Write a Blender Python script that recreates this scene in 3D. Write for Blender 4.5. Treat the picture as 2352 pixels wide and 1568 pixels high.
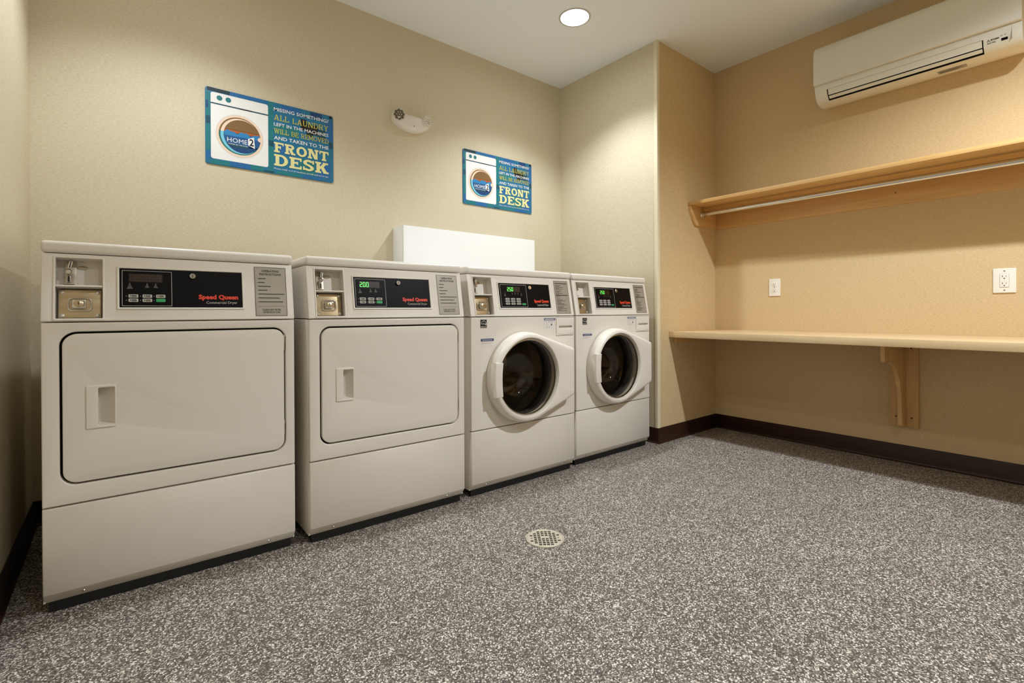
import bpy, bmesh, math, random
from mathutils import Vector, Matrix
from mathutils.geometry import tessellate_polygon

for _o in list(bpy.data.objects):
    bpy.data.objects.remove(_o)
SC = bpy.context.scene
COL = SC.collection
random.seed(7)

# ------------------------------------------------------------------ camera
F_PX, CY_PX = 1122.57, 718.98
CAM_POS = Vector((0.1717, -2.7981, 0.8714))
YAW, PITCH, ROLL = 0.6794, -0.0031, -0.0046
_fw = Vector((math.sin(YAW) * math.cos(PITCH), math.cos(YAW) * math.cos(PITCH), math.sin(PITCH)))
_rt0 = Vector((math.cos(YAW), -math.sin(YAW), 0))
_up0 = _rt0.cross(_fw)
_rt = _rt0 * math.cos(ROLL) + _up0 * math.sin(ROLL)
_up = _up0 * math.cos(ROLL) - _rt0 * math.sin(ROLL)
cam_data = bpy.data.cameras.new('camera')
cam_data.sensor_fit = 'HORIZONTAL'
cam_data.sensor_width = 36.0
cam_data.lens = F_PX / 2352 * 36.0
cam_data.shift_x = 0.0
cam_data.shift_y = -(784 - CY_PX) / 2352
cam_data.clip_start = 0.02
cam = bpy.data.objects.new('camera', cam_data)
COL.objects.link(cam)
cam.matrix_world = Matrix(((_rt.x, _up.x, -_fw.x, CAM_POS.x), (_rt.y, _up.y, -_fw.y, CAM_POS.y),
                           (_rt.z, _up.z, -_fw.z, CAM_POS.z), (0, 0, 0, 1)))
SC.camera = cam

# ------------------------------------------------------------------ world, light, exposure
world = bpy.data.worlds.new('world')
SC.world = world
world.use_nodes = True
world.node_tree.nodes['Background'].inputs[0].default_value = (1, 0.9, 0.75, 1)
world.node_tree.nodes['Background'].inputs[1].default_value = 0.0
SPOT_W = (47.0, 38.0, 154.0, 20.0)      # the four recessed downlights
SPOT_COL = (0.91, 0.985, 1.05)
LENS_EMIT = 32.0
SPOT_ANGLE, SPOT_BLEND = (120.0, 120.0, 154.0, 146.0), (0.6, 0.6, 0.6, 0.6)
SC.view_settings.view_transform = 'Standard'
SC.view_settings.look = 'None'
SC.view_settings.gamma = 1.0
SC.view_settings.use_curve_mapping = False
SC.view_settings.exposure = 0.28
SC.cycles.use_denoising = True
SC.cycles.use_adaptive_sampling = True
SC.cycles.adaptive_threshold = 0.04
SC.cycles.max_bounces = 7
SC.cycles.diffuse_bounces = 5
SC.cycles.glossy_bounces = 4
SC.cycles.transparent_max_bounces = 10
SC.cycles.sample_clamp_indirect = 6.0
SC.cycles.caustics_reflective = False

# room constants (metres): laundry wall is y = 0, x runs along it
XL, XR, XS, JOG, H, YF = -0.1035, 2.9377, 3.6675, 0.900, 2.6507, -4.6
LIGHTS = [(2.337, -0.735), (0.41, -0.735), (2.42, -3.05), (0.75, -3.30)]


# ------------------------------------------------------------------ materials
def lin(c):
    return tuple(((x / 255) / 12.92 if x / 255 <= 0.04045 else ((x / 255 + 0.055) / 1.055) ** 2.4) for x in c)


def mat(name, rgb, rough=0.5, metal=0.0, emit=None, estr=0.0, spec=0.5, noise=0.0, nscale=20.0, coat=0.0):
    m = bpy.data.materials.new(name)
    m.use_nodes = True
    nt = m.node_tree
    b = nt.nodes['Principled BSDF']
    c = lin(rgb)
    b.inputs['Base Color'].default_value = (*c, 1)
    b.inputs['Roughness'].default_value = rough
    b.inputs['Metallic'].default_value = metal
    b.inputs['Specular IOR Level'].default_value = spec
    b.inputs['Coat Weight'].default_value = coat
    if emit:
        b.inputs['Emission Color'].default_value = (*lin(emit), 1)
        b.inputs['Emission Strength'].default_value = estr
    if noise > 0:
        tc = nt.nodes.new('ShaderNodeTexCoord')
        n = nt.nodes.new('ShaderNodeTexNoise')
        n.inputs['Scale'].default_value = nscale
        n.inputs['Detail'].default_value = 4
        r = nt.nodes.new('ShaderNodeMapRange')
        r.inputs['To Min'].default_value = 1 - noise
        r.inputs['To Max'].default_value = 1 + noise
        mx = nt.nodes.new('ShaderNodeMix')
        mx.data_type = 'RGBA'
        mx.blend_type = 'MULTIPLY'
        mx.inputs[0].default_value = 1
        mx.inputs[6].default_value = (*c, 1)
        nt.links.new(tc.outputs['Object'], n.inputs['Vector'])
        nt.links.new(n.outputs['Fac'], r.inputs['Value'])
        nt.links.new(r.outputs['Result'], mx.inputs[7])
        nt.links.new(mx.outputs[2], b.inputs['Base Color'])
    return m


def ramp(nt, stops, interp='LINEAR'):
    r = nt.nodes.new('ShaderNodeValToRGB')
    r.color_ramp.interpolation = interp
    els = r.color_ramp.elements
    while len(els) < len(stops):
        els.new(0.5)
    for e, (p, c) in zip(els, stops):
        e.position = p
        e.color = (*lin(c), 1)
    return r


def wall_material(name, c0, c1, c2):
    m = bpy.data.materials.new(name)
    m.use_nodes = True
    nt = m.node_tree
    b = nt.nodes['Principled BSDF']
    b.inputs['Roughness'].default_value = 0.75
    b.inputs['Specular IOR Level'].default_value = 0.25
    tc = nt.nodes.new('ShaderNodeTexCoord')
    mp = nt.nodes.new('ShaderNodeMapping')
    mp.inputs['Scale'].default_value = (75, 75, 330)
    n = nt.nodes.new('ShaderNodeTexNoise')
    n.inputs['Scale'].default_value = 1.0
    n.inputs['Detail'].default_value = 3
    r = ramp(nt, [(0.25, c0), (0.5, c1), (0.75, c2)])
    bp = nt.nodes.new('ShaderNodeBump')
    bp.inputs['Strength'].default_value = 0.12
    bp.inputs['Distance'].default_value = 0.002
    nt.links.new(tc.outputs['Object'], mp.inputs['Vector'])
    nt.links.new(mp.outputs['Vector'], n.inputs['Vector'])
    nt.links.new(n.outputs['Fac'], r.inputs['Fac'])
    nt.links.new(r.outputs['Color'], b.inputs['Base Color'])
    nt.links.new(n.outputs['Fac'], bp.inputs['Height'])
    nt.links.new(bp.outputs['Normal'], b.inputs['Normal'])
    return m


def floor_material():
    m = bpy.data.materials.new('grey_speckled_rubber')
    m.use_nodes = True
    nt = m.node_tree
    b = nt.nodes['Principled BSDF']
    b.inputs['Roughness'].default_value = 0.55
    b.inputs['Specular IOR Level'].default_value = 0.35
    tc = nt.nodes.new('ShaderNodeTexCoord')
    v = nt.nodes.new('ShaderNodeTexVoronoi')
    v.inputs['Scale'].default_value = 290
    sep = nt.nodes.new('ShaderNodeSeparateColor')
    r = ramp(nt, [(0.0, (82, 75, 69)), (0.33, (110, 102, 95)), (0.59, (148, 139, 130)), (0.77, (198, 189, 179)),
                  (0.91, (236, 229, 219))], 'CONSTANT')
    n = nt.nodes.new('ShaderNodeTexNoise')
    n.inputs['Scale'].default_value = 3.0
    n.inputs['Detail'].default_value = 5
    mr = nt.nodes.new('ShaderNodeMapRange')
    mr.inputs['To Min'].default_value = 0.88
    mr.inputs['To Max'].default_value = 1.12
    mx = nt.nodes.new('ShaderNodeMix')
    mx.data_type = 'RGBA'
    mx.blend_type = 'MULTIPLY'
    mx.inputs[0].default_value = 1
    nt.links.new(tc.outputs['Object'], v.inputs['Vector'])
    nt.links.new(tc.outputs['Object'], n.inputs['Vector'])
    nt.links.new(v.outputs['Color'], sep.inputs['Color'])
    nt.links.new(sep.outputs['Red'], r.inputs['Fac'])
    nt.links.new(n.outputs['Fac'], mr.inputs['Value'])
    nt.links.new(r.outputs['Color'], mx.inputs[6])
    nt.links.new(mr.outputs['Result'], mx.inputs[7])
    nt.links.new(mx.outputs[2], b.inputs['Base Color'])
    return m


def wood_material(name, axis, c0, c1, rough=0.4):
    m = bpy.data.materials.new(name)
    m.use_nodes = True
    nt = m.node_tree
    b = nt.nodes['Principled BSDF']
    b.inputs['Roughness'].default_value = rough
    tc = nt.nodes.new('ShaderNodeTexCoord')
    mp = nt.nodes.new('ShaderNodeMapping')
    s = [55, 55, 55]
    s[axis] = 2.2
    mp.inputs['Scale'].default_value = s
    n = nt.nodes.new('ShaderNodeTexNoise')
    n.inputs['Scale'].default_value = 1.0
    n.inputs['Detail'].default_value = 6
    n.inputs['Distortion'].default_value = 0.4
    r = ramp(nt, [(0.25, c0), (0.75, c1)])
    nt.links.new(tc.outputs['Object'], mp.inputs['Vector'])
    nt.links.new(mp.outputs['Vector'], n.inputs['Vector'])
    nt.links.new(n.outputs['Fac'], r.inputs['Fac'])
    nt.links.new(r.outputs['Color'], b.inputs['Base Color'])
    return m


def brushed_material(name, c0, c1, rough=0.3):
    m = wood_material(name, 0, c0, c1, rough)
    m.node_tree.nodes['Principled BSDF'].inputs['Metallic'].default_value = 0.9
    return m


def glass_material():
    m = bpy.data.materials.new('tinted_door_glass')
    m.use_nodes = True
    nt = m.node_tree
    nt.nodes.remove(nt.nodes['Principled BSDF'])
    out = nt.nodes['Material Output']
    tr = nt.nodes.new('ShaderNodeBsdfTransparent')
    tr.inputs[0].default_value = (0.78, 0.74, 0.68, 1)
    gl = nt.nodes.new('ShaderNodeBsdfGlossy')
    gl.inputs['Roughness'].default_value = 0.02
    fr = nt.nodes.new('ShaderNodeFresnel')
    fr.inputs['IOR'].default_value = 1.5
    mx = nt.nodes.new('ShaderNodeMixShader')
    nt.links.new(fr.outputs[0], mx.inputs[0])
    nt.links.new(tr.outputs[0], mx.inputs[1])
    nt.links.new(gl.outputs[0], mx.inputs[2])
    nt.links.new(mx.outputs[0], out.inputs['Surface'])
    return m


M_WALL = wall_material('cream_woven_vinyl', (201, 188, 160), (213, 201, 175), (222, 212, 188))
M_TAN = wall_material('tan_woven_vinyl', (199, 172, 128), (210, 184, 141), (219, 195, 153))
M_FLOOR = floor_material()
M_CEIL = mat('ceiling_white_paint', (237, 240, 240), 0.85, spec=0.2, noise=0.01, nscale=60)
M_BASE = mat('dark_brown_rubber_base', (48, 26, 16), 0.42, noise=0.08, nscale=9)
M_GUARD = mat('cream_vinyl_corner', (226, 214, 184), 0.45)
M_ENAMEL = mat('white_enamel', (226, 219, 209), 0.32, noise=0.012, nscale=6, coat=0.1)
M_PLASTIC = mat('white_plastic', (228, 221, 211), 0.38, noise=0.01, nscale=8)
M_DARK = mat('black_rubber_and_gap_shade', (9, 8, 8), 0.7)
M_GAPSHADE = mat('door_gap_shade', (22, 19, 17), 0.8)
M_BLACK = mat('black_control_film', (10, 7, 7), 0.4, spec=0.12)
M_CHROME = mat('chrome', (222, 220, 216), 0.14, 1.0)
M_STEEL = brushed_material('brushed_steel', (168, 158, 142), (206, 197, 182))
M_BRASS = brushed_material('zinc_plated_steel', (186, 164, 128), (214, 198, 168))
M_DRUM = mat('drum_steel', (196, 184, 166), 0.3, 0.7, noise=0.15, nscale=30)
M_GASKET = mat('grey_door_gasket', (52, 48, 45), 0.6)
M_GLASS = glass_material()
M_PLATEG = mat('grey_instruction_plate', (164, 156, 142), 0.45, 0.2)
M_INK = mat('dark_ink', (38, 34, 32), 0.6)
M_GREYINK = mat('pale_grey_print', (178, 174, 170), 0.6)
M_LEGEND = mat('dim_grey_print', (128, 124, 120), 0.6)
M_REDINK = mat('red_orange_print', (226, 62, 34), 0.5)
M_BTN = mat('pale_button', (190, 184, 174), 0.5)
M_GREEN = mat('green_button', (48, 158, 92), 0.5)
M_LEDG = mat('green_led', (40, 220, 60), 0.4, emit=(110, 255, 110), estr=1.3)
M_LEDOFF = mat('unlit_led_segment', (66, 44, 26), 0.4)
M_LEDWIN = mat('led_window', (44, 30, 18), 0.25)
M_STK_BLUE = mat('sticker_blue', (48, 62, 112), 0.5)
M_STK_WHITE = mat('sticker_white', (222, 216, 212), 0.5)
M_STK_PINK = mat('sticker_pink', (206, 170, 158), 0.5)
M_STK_BLACK = mat('sticker_black', (22, 22, 20), 0.5)
M_WHITE = mat('white_painted_board', (240, 240, 238), 0.5, noise=0.008, nscale=5)
M_MAPLE_Y = wood_material('maple_along_wall', 1, (202, 156, 92), (222, 182, 122))
M_MAPLE_Z = wood_material('maple_upright', 2, (200, 156, 92), (222, 182, 122))
M_MAPLE_X = wood_material('maple_cross', 0, (202, 158, 96), (222, 184, 126))
M_LAM = wood_material('pale_wood_laminate', 1, (216, 186, 140), (232, 206, 164), 0.35)
M_AC = mat('air_conditioner_plastic', (226, 222, 208), 0.35, noise=0.008, nscale=5)
M_LOUVER = mat('dark_louver_gap', (34, 22, 14), 0.7)
M_OUTLET = mat('ivory_white_outlet', (238, 233, 222), 0.35)
M_DRAIN = mat('nickel_bronze_drain', (224, 216, 196), 0.35, 0.35, noise=0.12, nscale=60)
M_LENS = mat('lit_lens', (255, 250, 240), 0.5, emit=(249, 253, 255), estr=LENS_EMIT)
M_TRIM = mat('downlight_trim', (206, 200, 190), 0.4)
M_REFL = mat('lamp_reflector', (190, 186, 176), 0.25, 0.9)
M_LENS_SHADED = mat('lamp_lens_shaded', (108, 96, 82), 0.3, 0.3)
M_EMLENS = mat('lamp_lens_pale_lit', (216, 212, 198), 0.2)  # pale reflectors, and the right lens coloured as lit
S_COLS = dict(base=(26, 112, 152), blue=(30, 100, 160), teal=(24, 118, 126), deep=(16, 74, 92), navy=(20, 66, 120),
              dark=(18, 44, 52), black=(14, 20, 28), white=(240, 238, 236), cream=(232, 224, 158), gold=(206, 194, 84),
              brown=(128, 94, 52), orange=(170, 92, 36), sky=(40, 128, 186), pale=(240, 214, 190), cyan=(120, 200, 226),
              ring=(222, 214, 208), green=(36, 110, 104), grad=(26, 84, 140))
M_S = {k: mat('sign_print_' + k, v, 0.45) for k, v in S_COLS.items()}


# ------------------------------------------------------------------ geometry helpers
def frame(o, a, b):
    a = Vector(a).normalized()
    b = Vector(b).normalized()
    h = a.cross(b)
    o = Vector(o)
    return Matrix(((a.x, b.x, h.x, o.x), (a.y, b.y, h.y, o.y), (a.z, b.z, h.z, o.z), (0, 0, 0, 1)))


FRONT = frame((0, 0, 0), (1, 0, 0), (0, 0, 1))                     # (x, z, out toward -y)
SLANT_Z0, SLANT_DY, SLANT_DZ = 0.848, 0.036, 0.202
SLANT = frame((0, 0, SLANT_Z0), (1, 0, 0), (0, SLANT_DY, SLANT_DZ))
RWALL = frame((XS, 0, 0), (0, -1, 0), (0, 0, 1))                    # a = -y, b = z, h = toward -x


def rrect(x0, y0, x1, y1, r=0.0, n=6):
    if r <= 0:
        return [(x0, y0), (x1, y0), (x1, y1), (x0, y1)]
    pts = []
    for cx, cy, a0 in ((x1 - r, y0 + r, -90), (x1 - r, y1 - r, 0), (x0 + r, y1 - r, 90), (x0 + r, y0 + r, 180)):
        for i in range(n + 1):
            a = math.radians(a0 + 90 * i / n)
            pts.append((cx + r * math.cos(a), cy + r * math.sin(a)))
    return pts


def circle(cx, cy, r, n=32, ry=None):
    ry = ry or r
    return [(cx + r * math.cos(2 * math.pi * i / n), cy + ry * math.sin(2 * math.pi * i / n)) for i in range(n)]


def area2(l):
    return sum(l[i][0] * l[(i + 1) % len(l)][1] - l[(i + 1) % len(l)][0] * l[i][1] for i in range(len(l)))


def offset(l, d):
    out = []
    n = len(l)
    for i in range(n):
        p0, p1, p2 = Vector(l[i - 1]), Vector(l[i]), Vector(l[(i + 1) % n])
        e1, e2 = (p1 - p0).normalized(), (p2 - p1).normalized()
        n1, n2 = Vector((-e1.y, e1.x)), Vector((-e2.y, e2.x))
        b = n1 + n2
        k = 1 + n1.dot(n2)
        q = p1 + b * (d / max(k, 0.3))
        out.append((q.x, q.y))
    return out


class G:
    def __init__(s):
        s.v, s.f, s.m = [], [], []

    def add(s, verts, faces, mi=0, fr=None):
        o = len(s.v)
        for p in verts:
            p = Vector(p)
            s.v.append(tuple(fr @ p) if fr is not None else tuple(p))
        for f in faces:
            s.f.append(tuple(i + o for i in f))
            s.m.append(mi)
        return s

    def box(s, x0, y0, z0, x1, y1, z1, b=0.0, seg=2, fr=None, mi=0):
        bm = bmesh.new()
        bmesh.ops.create_cube(bm, size=1)
        for v in bm.verts:
            v.co = Vector(((x0 + x1) / 2 + v.co.x * (x1 - x0), (y0 + y1) / 2 + v.co.y * (y1 - y0),
                           (z0 + z1) / 2 + v.co.z * (z1 - z0)))
        if b > 0:
            bmesh.ops.bevel(bm, geom=bm.edges[:], offset=b, segments=seg, profile=0.5, affect='EDGES')
        bm.verts.index_update()
        s.add([v.co.copy() for v in bm.verts], [[v.index for v in f.verts] for f in bm.faces], mi, fr)
        bm.free()
        return s

    def plate(s, loops, h0, h1, b=0.0, fr=None, mi=0, seg=3, back=True):
        """flat plate with outer loop + holes, thickness h0..h1, rounded front edge b"""
        L = []
        for i, l in enumerate(loops):
            l = list(l)
            if (area2(l) > 0) != (i == 0):
                l.reverse()
            L.append(l)
        rings = [(h0, 0.0)]
        if b > 0:
            for k in range(seg + 1):
                a = math.pi / 2 * k / seg
                rings.append((h1 - b + b * math.sin(a), b * (1 - math.cos(a))))
        else:
            rings.append((h1, 0.0))
        verts, faces, idx = [], [], []
        for hh, d in rings:
            row = []
            for l in L:
                q = offset(l, d) if d > 0 else l
                st = len(verts)
                verts += [(x, y, hh) for x, y in q]
                row.append((st, len(q)))
            idx.append(row)
        for k in range(len(rings) - 1):
            for (a, n), (c, _) in zip(idx[k], idx[k + 1]):
                for i in range(n):
                    j = (i + 1) % n
                    faces.append((a + i, a + j, c + j, c + i))

        def cap(row, up):
            pl = [[Vector(verts[st + i]) for i in range(n)] for st, n in row]
            mp = [st + i for st, n in row for i in range(n)]
            flat = [p for l in pl for p in l]
            for t in tessellate_polygon(pl):
                A, B, C = (flat[i] for i in t)
                nz = (B - A).cross(C - A).z
                if abs(nz) < 1e-14:
                    continue
                t = tuple(mp[i] for i in t)
                faces.append(t if (nz > 0) == up else t[::-1])
        cap(idx[-1], True)
        if back:
            cap(idx[0], False)
        return s.add(verts, faces, mi, fr)

    def flat(s, loops, h, fr=None, mi=0):
        pl = [[Vector((x, y, 0)) for x, y in l] for l in loops]
        fl = [p for l in pl for p in l]
        fs = []
        for t in tessellate_polygon(pl):
            A, B, C = (fl[i] for i in t)
            nz = (B - A).cross(C - A).z
            if abs(nz) > 1e-16:
                fs.append(t if nz > 0 else t[::-1])
        return s.add([(p.x, p.y, h) for p in fl], fs, mi, fr)

    def lathe(s, prof, n=32, fr=None, mi=0):
        """profile [(r, h)] turned about the frame's h axis"""
        verts, faces, rows = [], [], []
        for r, h in prof:
            if r < 1e-6:
                rows.append((len(verts), 1))
                verts.append((0, 0, h))
            else:
                rows.append((len(verts), n))
                verts += [(r * math.cos(2 * math.pi * i / n), r * math.sin(2 * math.pi * i / n), h) for i in range(n)]
        for (a, na), (c, nc) in zip(rows, rows[1:]):
            for i in range(n):
                j = (i + 1) % n
                if na == 1 and nc == 1:
                    continue
                if na == 1:
                    faces.append((a, c + i, c + j))
                elif nc == 1:
                    faces.append((a + i, a + j, c))
                else:
                    faces.append((a + i, a + j, c + j, c + i))
        faces = [f[::-1] for f in faces] if len(prof) > 1 and prof[-1][1] < prof[0][1] and prof[0][0] < 1e-6 else faces
        return s.add(verts, faces, mi, fr)

    def tube(s, pts, r, n=12, fr=None, mi=0, caps=True):
        pts = [Vector(p) for p in pts]
        rows, verts, faces = [], [], []
        up = Vector((0.13, 0.21, 0.97))
        for i, p in enumerate(pts):
            d = (pts[min(i + 1, len(pts) - 1)] - pts[max(i - 1, 0)]).normalized()
            u = d.cross(up).normalized()
            w = u.cross(d)
            rows.append(len(verts))
            verts += [p + (u * math.cos(2 * math.pi * k / n) + w * math.sin(2 * math.pi * k / n)) * r for k in range(n)]
        for a, c in zip(rows, rows[1:]):
            for k in range(n):
                j = (k + 1) % n
                faces.append((a + k, a + j, c + j, c + k))
        if caps:
            faces.append(tuple(rows[0] + k for k in range(n))[::-1])
            faces.append(tuple(rows[-1] + k for k in range(n)))
        return s.add(verts, faces, mi, fr)

    def loft(s, loops, fr=None, mi=0, cap0=False, cap1=False):
        n = len(loops[0])
        verts, faces = [], []
        for l in loops:
            verts += list(l)
        for k in range(len(loops) - 1):
            for i in range(n):
                j = (i + 1) % n
                faces.append((k * n + i, k * n + j, (k + 1) * n + j, (k + 1) * n + i))
        if cap0:
            faces.append(tuple(range(n))[::-1])
        if cap1:
            faces.append(tuple((len(loops) - 1) * n + i for i in range(n)))
        return s.add(verts, faces, mi, fr)

    def sweep(s, prof, axis_pts, fr=None, mi=0):
        """closed profile loops at several stations: prof is a list of 3-D loops"""
        return s.loft(axis_pts, fr, mi, True, True)

    def text(s, body, x0, y0, x1, y1, h, fr=None, mi=0, bold=0.0, shear=0.0):
        c = bpy.data.curves.new('t', 'FONT')
        c.body = body
        c.offset = bold
        c.shear = shear
        c.resolution_u = 2
        o = bpy.data.objects.new('t', c)
        me = bpy.data.meshes.new_from_object(o)
        vs = [v.co.copy() for v in me.vertices]
        fs = [list(p.vertices) for p in me.polygons]
        bpy.data.objects.remove(o)
        bpy.data.curves.remove(c)
        bpy.data.meshes.remove(me)
        ax, bx = min(v.x for v in vs), max(v.x for v in vs)
        ay, by = min(v.y for v in vs), max(v.y for v in vs)
        out = [(x0 + (v.x - ax) / (bx - ax) * (x1 - x0), y0 + (v.y - ay) / (by - ay) * (y1 - y0), h) for v in vs]
        return s.add(out, fs, mi, fr)

    def build(s, name, mats, parent=None, sharp=38, smooth=True):
        me = bpy.data.meshes.new(name)
        me.from_pydata(s.v, [], s.f)
        if not isinstance(mats, (list, tuple)):
            mats = [mats]
        for m in mats:
            me.materials.append(m)
        for p, mi in zip(me.polygons, s.m):
            p.material_index = mi
            p.use_smooth = smooth
        me.update()
        if smooth:
            me.set_sharp_from_angle(angle=math.radians(sharp))
        o = bpy.data.objects.new(name, me)
        COL.objects.link(o)
        if parent:
            o.parent = parent
        return o


def tag(o, label, cat, group=None):
    o['label'] = label
    o['category'] = cat
    if group:
        o['group'] = group
    return o


def thing(name, label, cat, loc=(0, 0, 0), rz=0.0, group=None):
    o = bpy.data.objects.new(name, None)
    o.empty_display_size = 0.1
    COL.objects.link(o)
    o.location = loc
    o.rotation_euler = (0, 0, rz)
    return tag(o, label, cat, group)


def struct(o, label=None):
    o['kind'] = 'structure'
    if label:
        o['label'] = label
    return o


def copy_tree(o, parent=None):
    c = o.copy()
    COL.objects.link(c)
    c.parent = parent
    for ch in [k for k in bpy.data.objects if k.parent == o]:
        copy_tree(ch, c)
    return c


# ------------------------------------------------------------------ room shell
T = 0.1
struct(G().box(XL - T, YF - T, -0.08, XS + T, T, 0).build('floor', M_FLOOR, smooth=False), 'grey speckled rubber floor')
ceil_fr = frame((0, 0, H), (1, 0, 0), (0, -1, 0))
g = G()
g.plate([[(XL - T, -T), (XS + T, -T), (XS + T, -YF + T), (XL - T, -YF + T)]] + [circle(x, -y, 0.088, 40) for x, y in LIGHTS],
        -0.012, 0.0, fr=ceil_fr)
struct(g.build('ceiling', M_CEIL, smooth=False), 'smooth off-white ceiling')
struct(G().box(XL - T, YF - T, H + 0.08, XS + T, T, H + 0.1).build('ceiling', M_CEIL, smooth=False), 'upper deck above the ceiling')


def prism(pts, z0, z1, name, m):
    return G().plate([pts], z0, z1).build(name, m, smooth=False)


struct(prism([(XL, 0), (XR, 0), (XR, T), (XL - T, T), (XL - T, T * 0.99)], 0, H, 'wall_back', M_WALL), 'beige woven vinyl wall behind the machines')
struct(prism([(XL, YF), (XL, 0), (XL - T, T * 0.98), (XL - T, YF)], 0, H, 'wall_left', M_WALL), 'beige wall left of the first dryer')
struct(prism([(XR, -JOG), (XR + T, -JOG + T), (XR + T, T), (XR, T), ], 0, H, 'wall_return', M_WALL), 'beige return wall beside the last washer')
struct(prism([(XR, -JOG), (XS, -JOG), (XS + T, -JOG + T), (XR + T, -JOG + T)], 0, H, 'wall_alcove', M_TAN), 'beige alcove side wall at the end of the counter')
struct(prism([(XS, YF), (XS + T, YF), (XS + T, -JOG + T), (XS, -JOG)], 0, H, 'wall_right', M_TAN), 'beige wall carrying shelf and counter')
struct(prism([(XL - T, YF), (XL - T, YF - T), (XS + T, YF - T), (XS + T, YF)], 0, H, 'wall_front', M_WALL), 'beige wall opposite the machines')


def baseboard(name, p, q, label, m0=0.0, m1=0.0):
    """cove base from p to q (room on the left of p->q), mitred by m0 / m1 times its own depth"""
    p, q = Vector((p[0], p[1], 0)), Vector((q[0], q[1], 0))
    d = (q - p).normalized()
    n = Vector((-d.y, d.x, 0))
    prof = [(0.0, 0.0), (0.016, 0.0), (0.016, 0.002), (0.010, 0.005), (0.006, 0.011), (0.0042, 0.020),
            (0.0040, 0.097), (0.003, 0.0995), (0.0, 0.0995)]
    loops = []
    for base, mm in ((p, m0), (q, m1)):
        loops.append([base + n * (0.0004 + o) + d * (mm * o) + Vector((0, 0, z + 0.0003)) for o, z in prof])
    g = G().loft(loops, cap0=True, cap1=True)
    g.f = [f[::-1] for f in g.f]
    return struct(g.build(name, M_BASE, sharp=50), label)


baseboard('baseboard_left', (XL, 0), (XL, YF), 'dark brown cove base on the left wall', 1, 0)
baseboard('baseboard_back', (XR, 0), (XL, 0), 'dark brown cove base behind the machines', 1, -1)
baseboard('baseboard_return', (XR, -JOG), (XR, 0), 'dark brown cove base beside the last washer', -1, -1)
baseboard('baseboard_alcove', (XS, -JOG), (XR, -JOG), 'dark brown cove base on the alcove side wall', 1, 1)
baseboard('baseboard_right', (XS, YF), (XS, -JOG), 'dark brown cove base under the counter', 0, -1)

g = G()
cg = [(XR - 0.0015, -JOG + 0.022), (XR - 0.0025, -JOG + 0.0235), (XR - 0.003, -JOG + 0.02), (XR - 0.003, -JOG + 0.002), (XR - 0.001, -JOG - 0.002),
      (XR + 0.003, -JOG - 0.003), (XR + 0.02, -JOG - 0.003), (XR + 0.0235, -JOG - 0.0025), (XR + 0.022, -JOG - 0.0004),
      (XR + 0.002, -JOG - 0.0004), (XR - 0.0004, -JOG - 0.0004), (XR - 0.0004, -JOG + 0.022)]
g.plate([cg[1:]], 0.1, H - 0.001)
struct(g.build('trim_1', M_GUARD, sharp=60), 'cream vinyl corner guard on the outside wall corner')


# ------------------------------------------------------------------ recessed downlights
def downlight(x, y, label, k):
    t = thing('recessed_downlight', label, 'ceiling light', (x, y, H), 0, 'recessed ceiling downlights')
    fr = frame((0, 0, 0), (1, 0, 0), (0, -1, 0))
    G().lathe([(0.083, -0.016), (0.083, 0.001), (0.0845, 0.0035), (0.095, 0.0035), (0.0965, 0.002), (0.0965, 0.0004), (0.087, 0.0004), (0.0865, -0.016)],
              48, fr).build('trim_ring', M_TRIM, t, sharp=50)
    G().lathe([(0.0, -0.013), (0.0828, -0.013), (0.0828, -0.016), (0.0, -0.016)], 48, fr).build('lens', M_LENS, t)
    ld = bpy.data.lights.new('lamp', 'SPOT')
    ld.energy = SPOT_W[k]
    ld.color = SPOT_COL
    ld.spot_size = math.radians(SPOT_ANGLE[k])
    ld.spot_blend = SPOT_BLEND[k]
    ld.shadow_soft_size = 0.03
    lo = bpy.data.objects.new('lamp', ld)
    COL.objects.link(lo)
    lo.parent = t
    lo.location = (0, 0, -0.035)


downlight(*LIGHTS[0], 'round recessed downlight in the ceiling above the washers', 0)
downlight(*LIGHTS[1], 'round recessed downlight in the ceiling above the first dryer', 1)
downlight(*LIGHTS[2], 'round recessed downlight in the ceiling near the counter', 2)
downlight(*LIGHTS[3], 'round recessed downlight in the ceiling near the left wall, away from machines', 3)

# ------------------------------------------------------------------ laundry machines
W_, DEP = 0.683, 0.70
Z_BOT, Z_SEAM, Z_POD = 0.032, 0.3115, 0.846
SEG7 = {'0': 'abcdef', '1': 'bc', '2': 'abged', '5': 'afgcd', '8': 'abcdefg', '7': 'abc'}


def seg_digit(g, ch, x, y, w, h, t, hh, fr, mi):
    r = {'a': (x + t, y + h - t, x + w - t, y + h), 'd': (x + t, y, x + w - t, y + t), 'g': (x + t, y + h / 2 - t / 2, x + w - t, y + h / 2 + t / 2),
         'f': (x, y + h / 2, x + t, y + h - t * 0.3), 'e': (x, y + t * 0.3, x + t, y + h / 2), 'b': (x + w - t, y + h / 2, x + w, y + h - t * 0.3),
         'c': (x + w - t, y + t * 0.3, x + w, y + h / 2)}
    for k in SEG7[ch]:
        g.flat([rrect(*r[k])], hh, fr, mi)


def bars(g, rows, hh, fr, mi=0):
    for x0, y0, x1, y1 in rows:
        g.flat([rrect(x0, y0, x1, y1)], hh, fr, mi)


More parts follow.
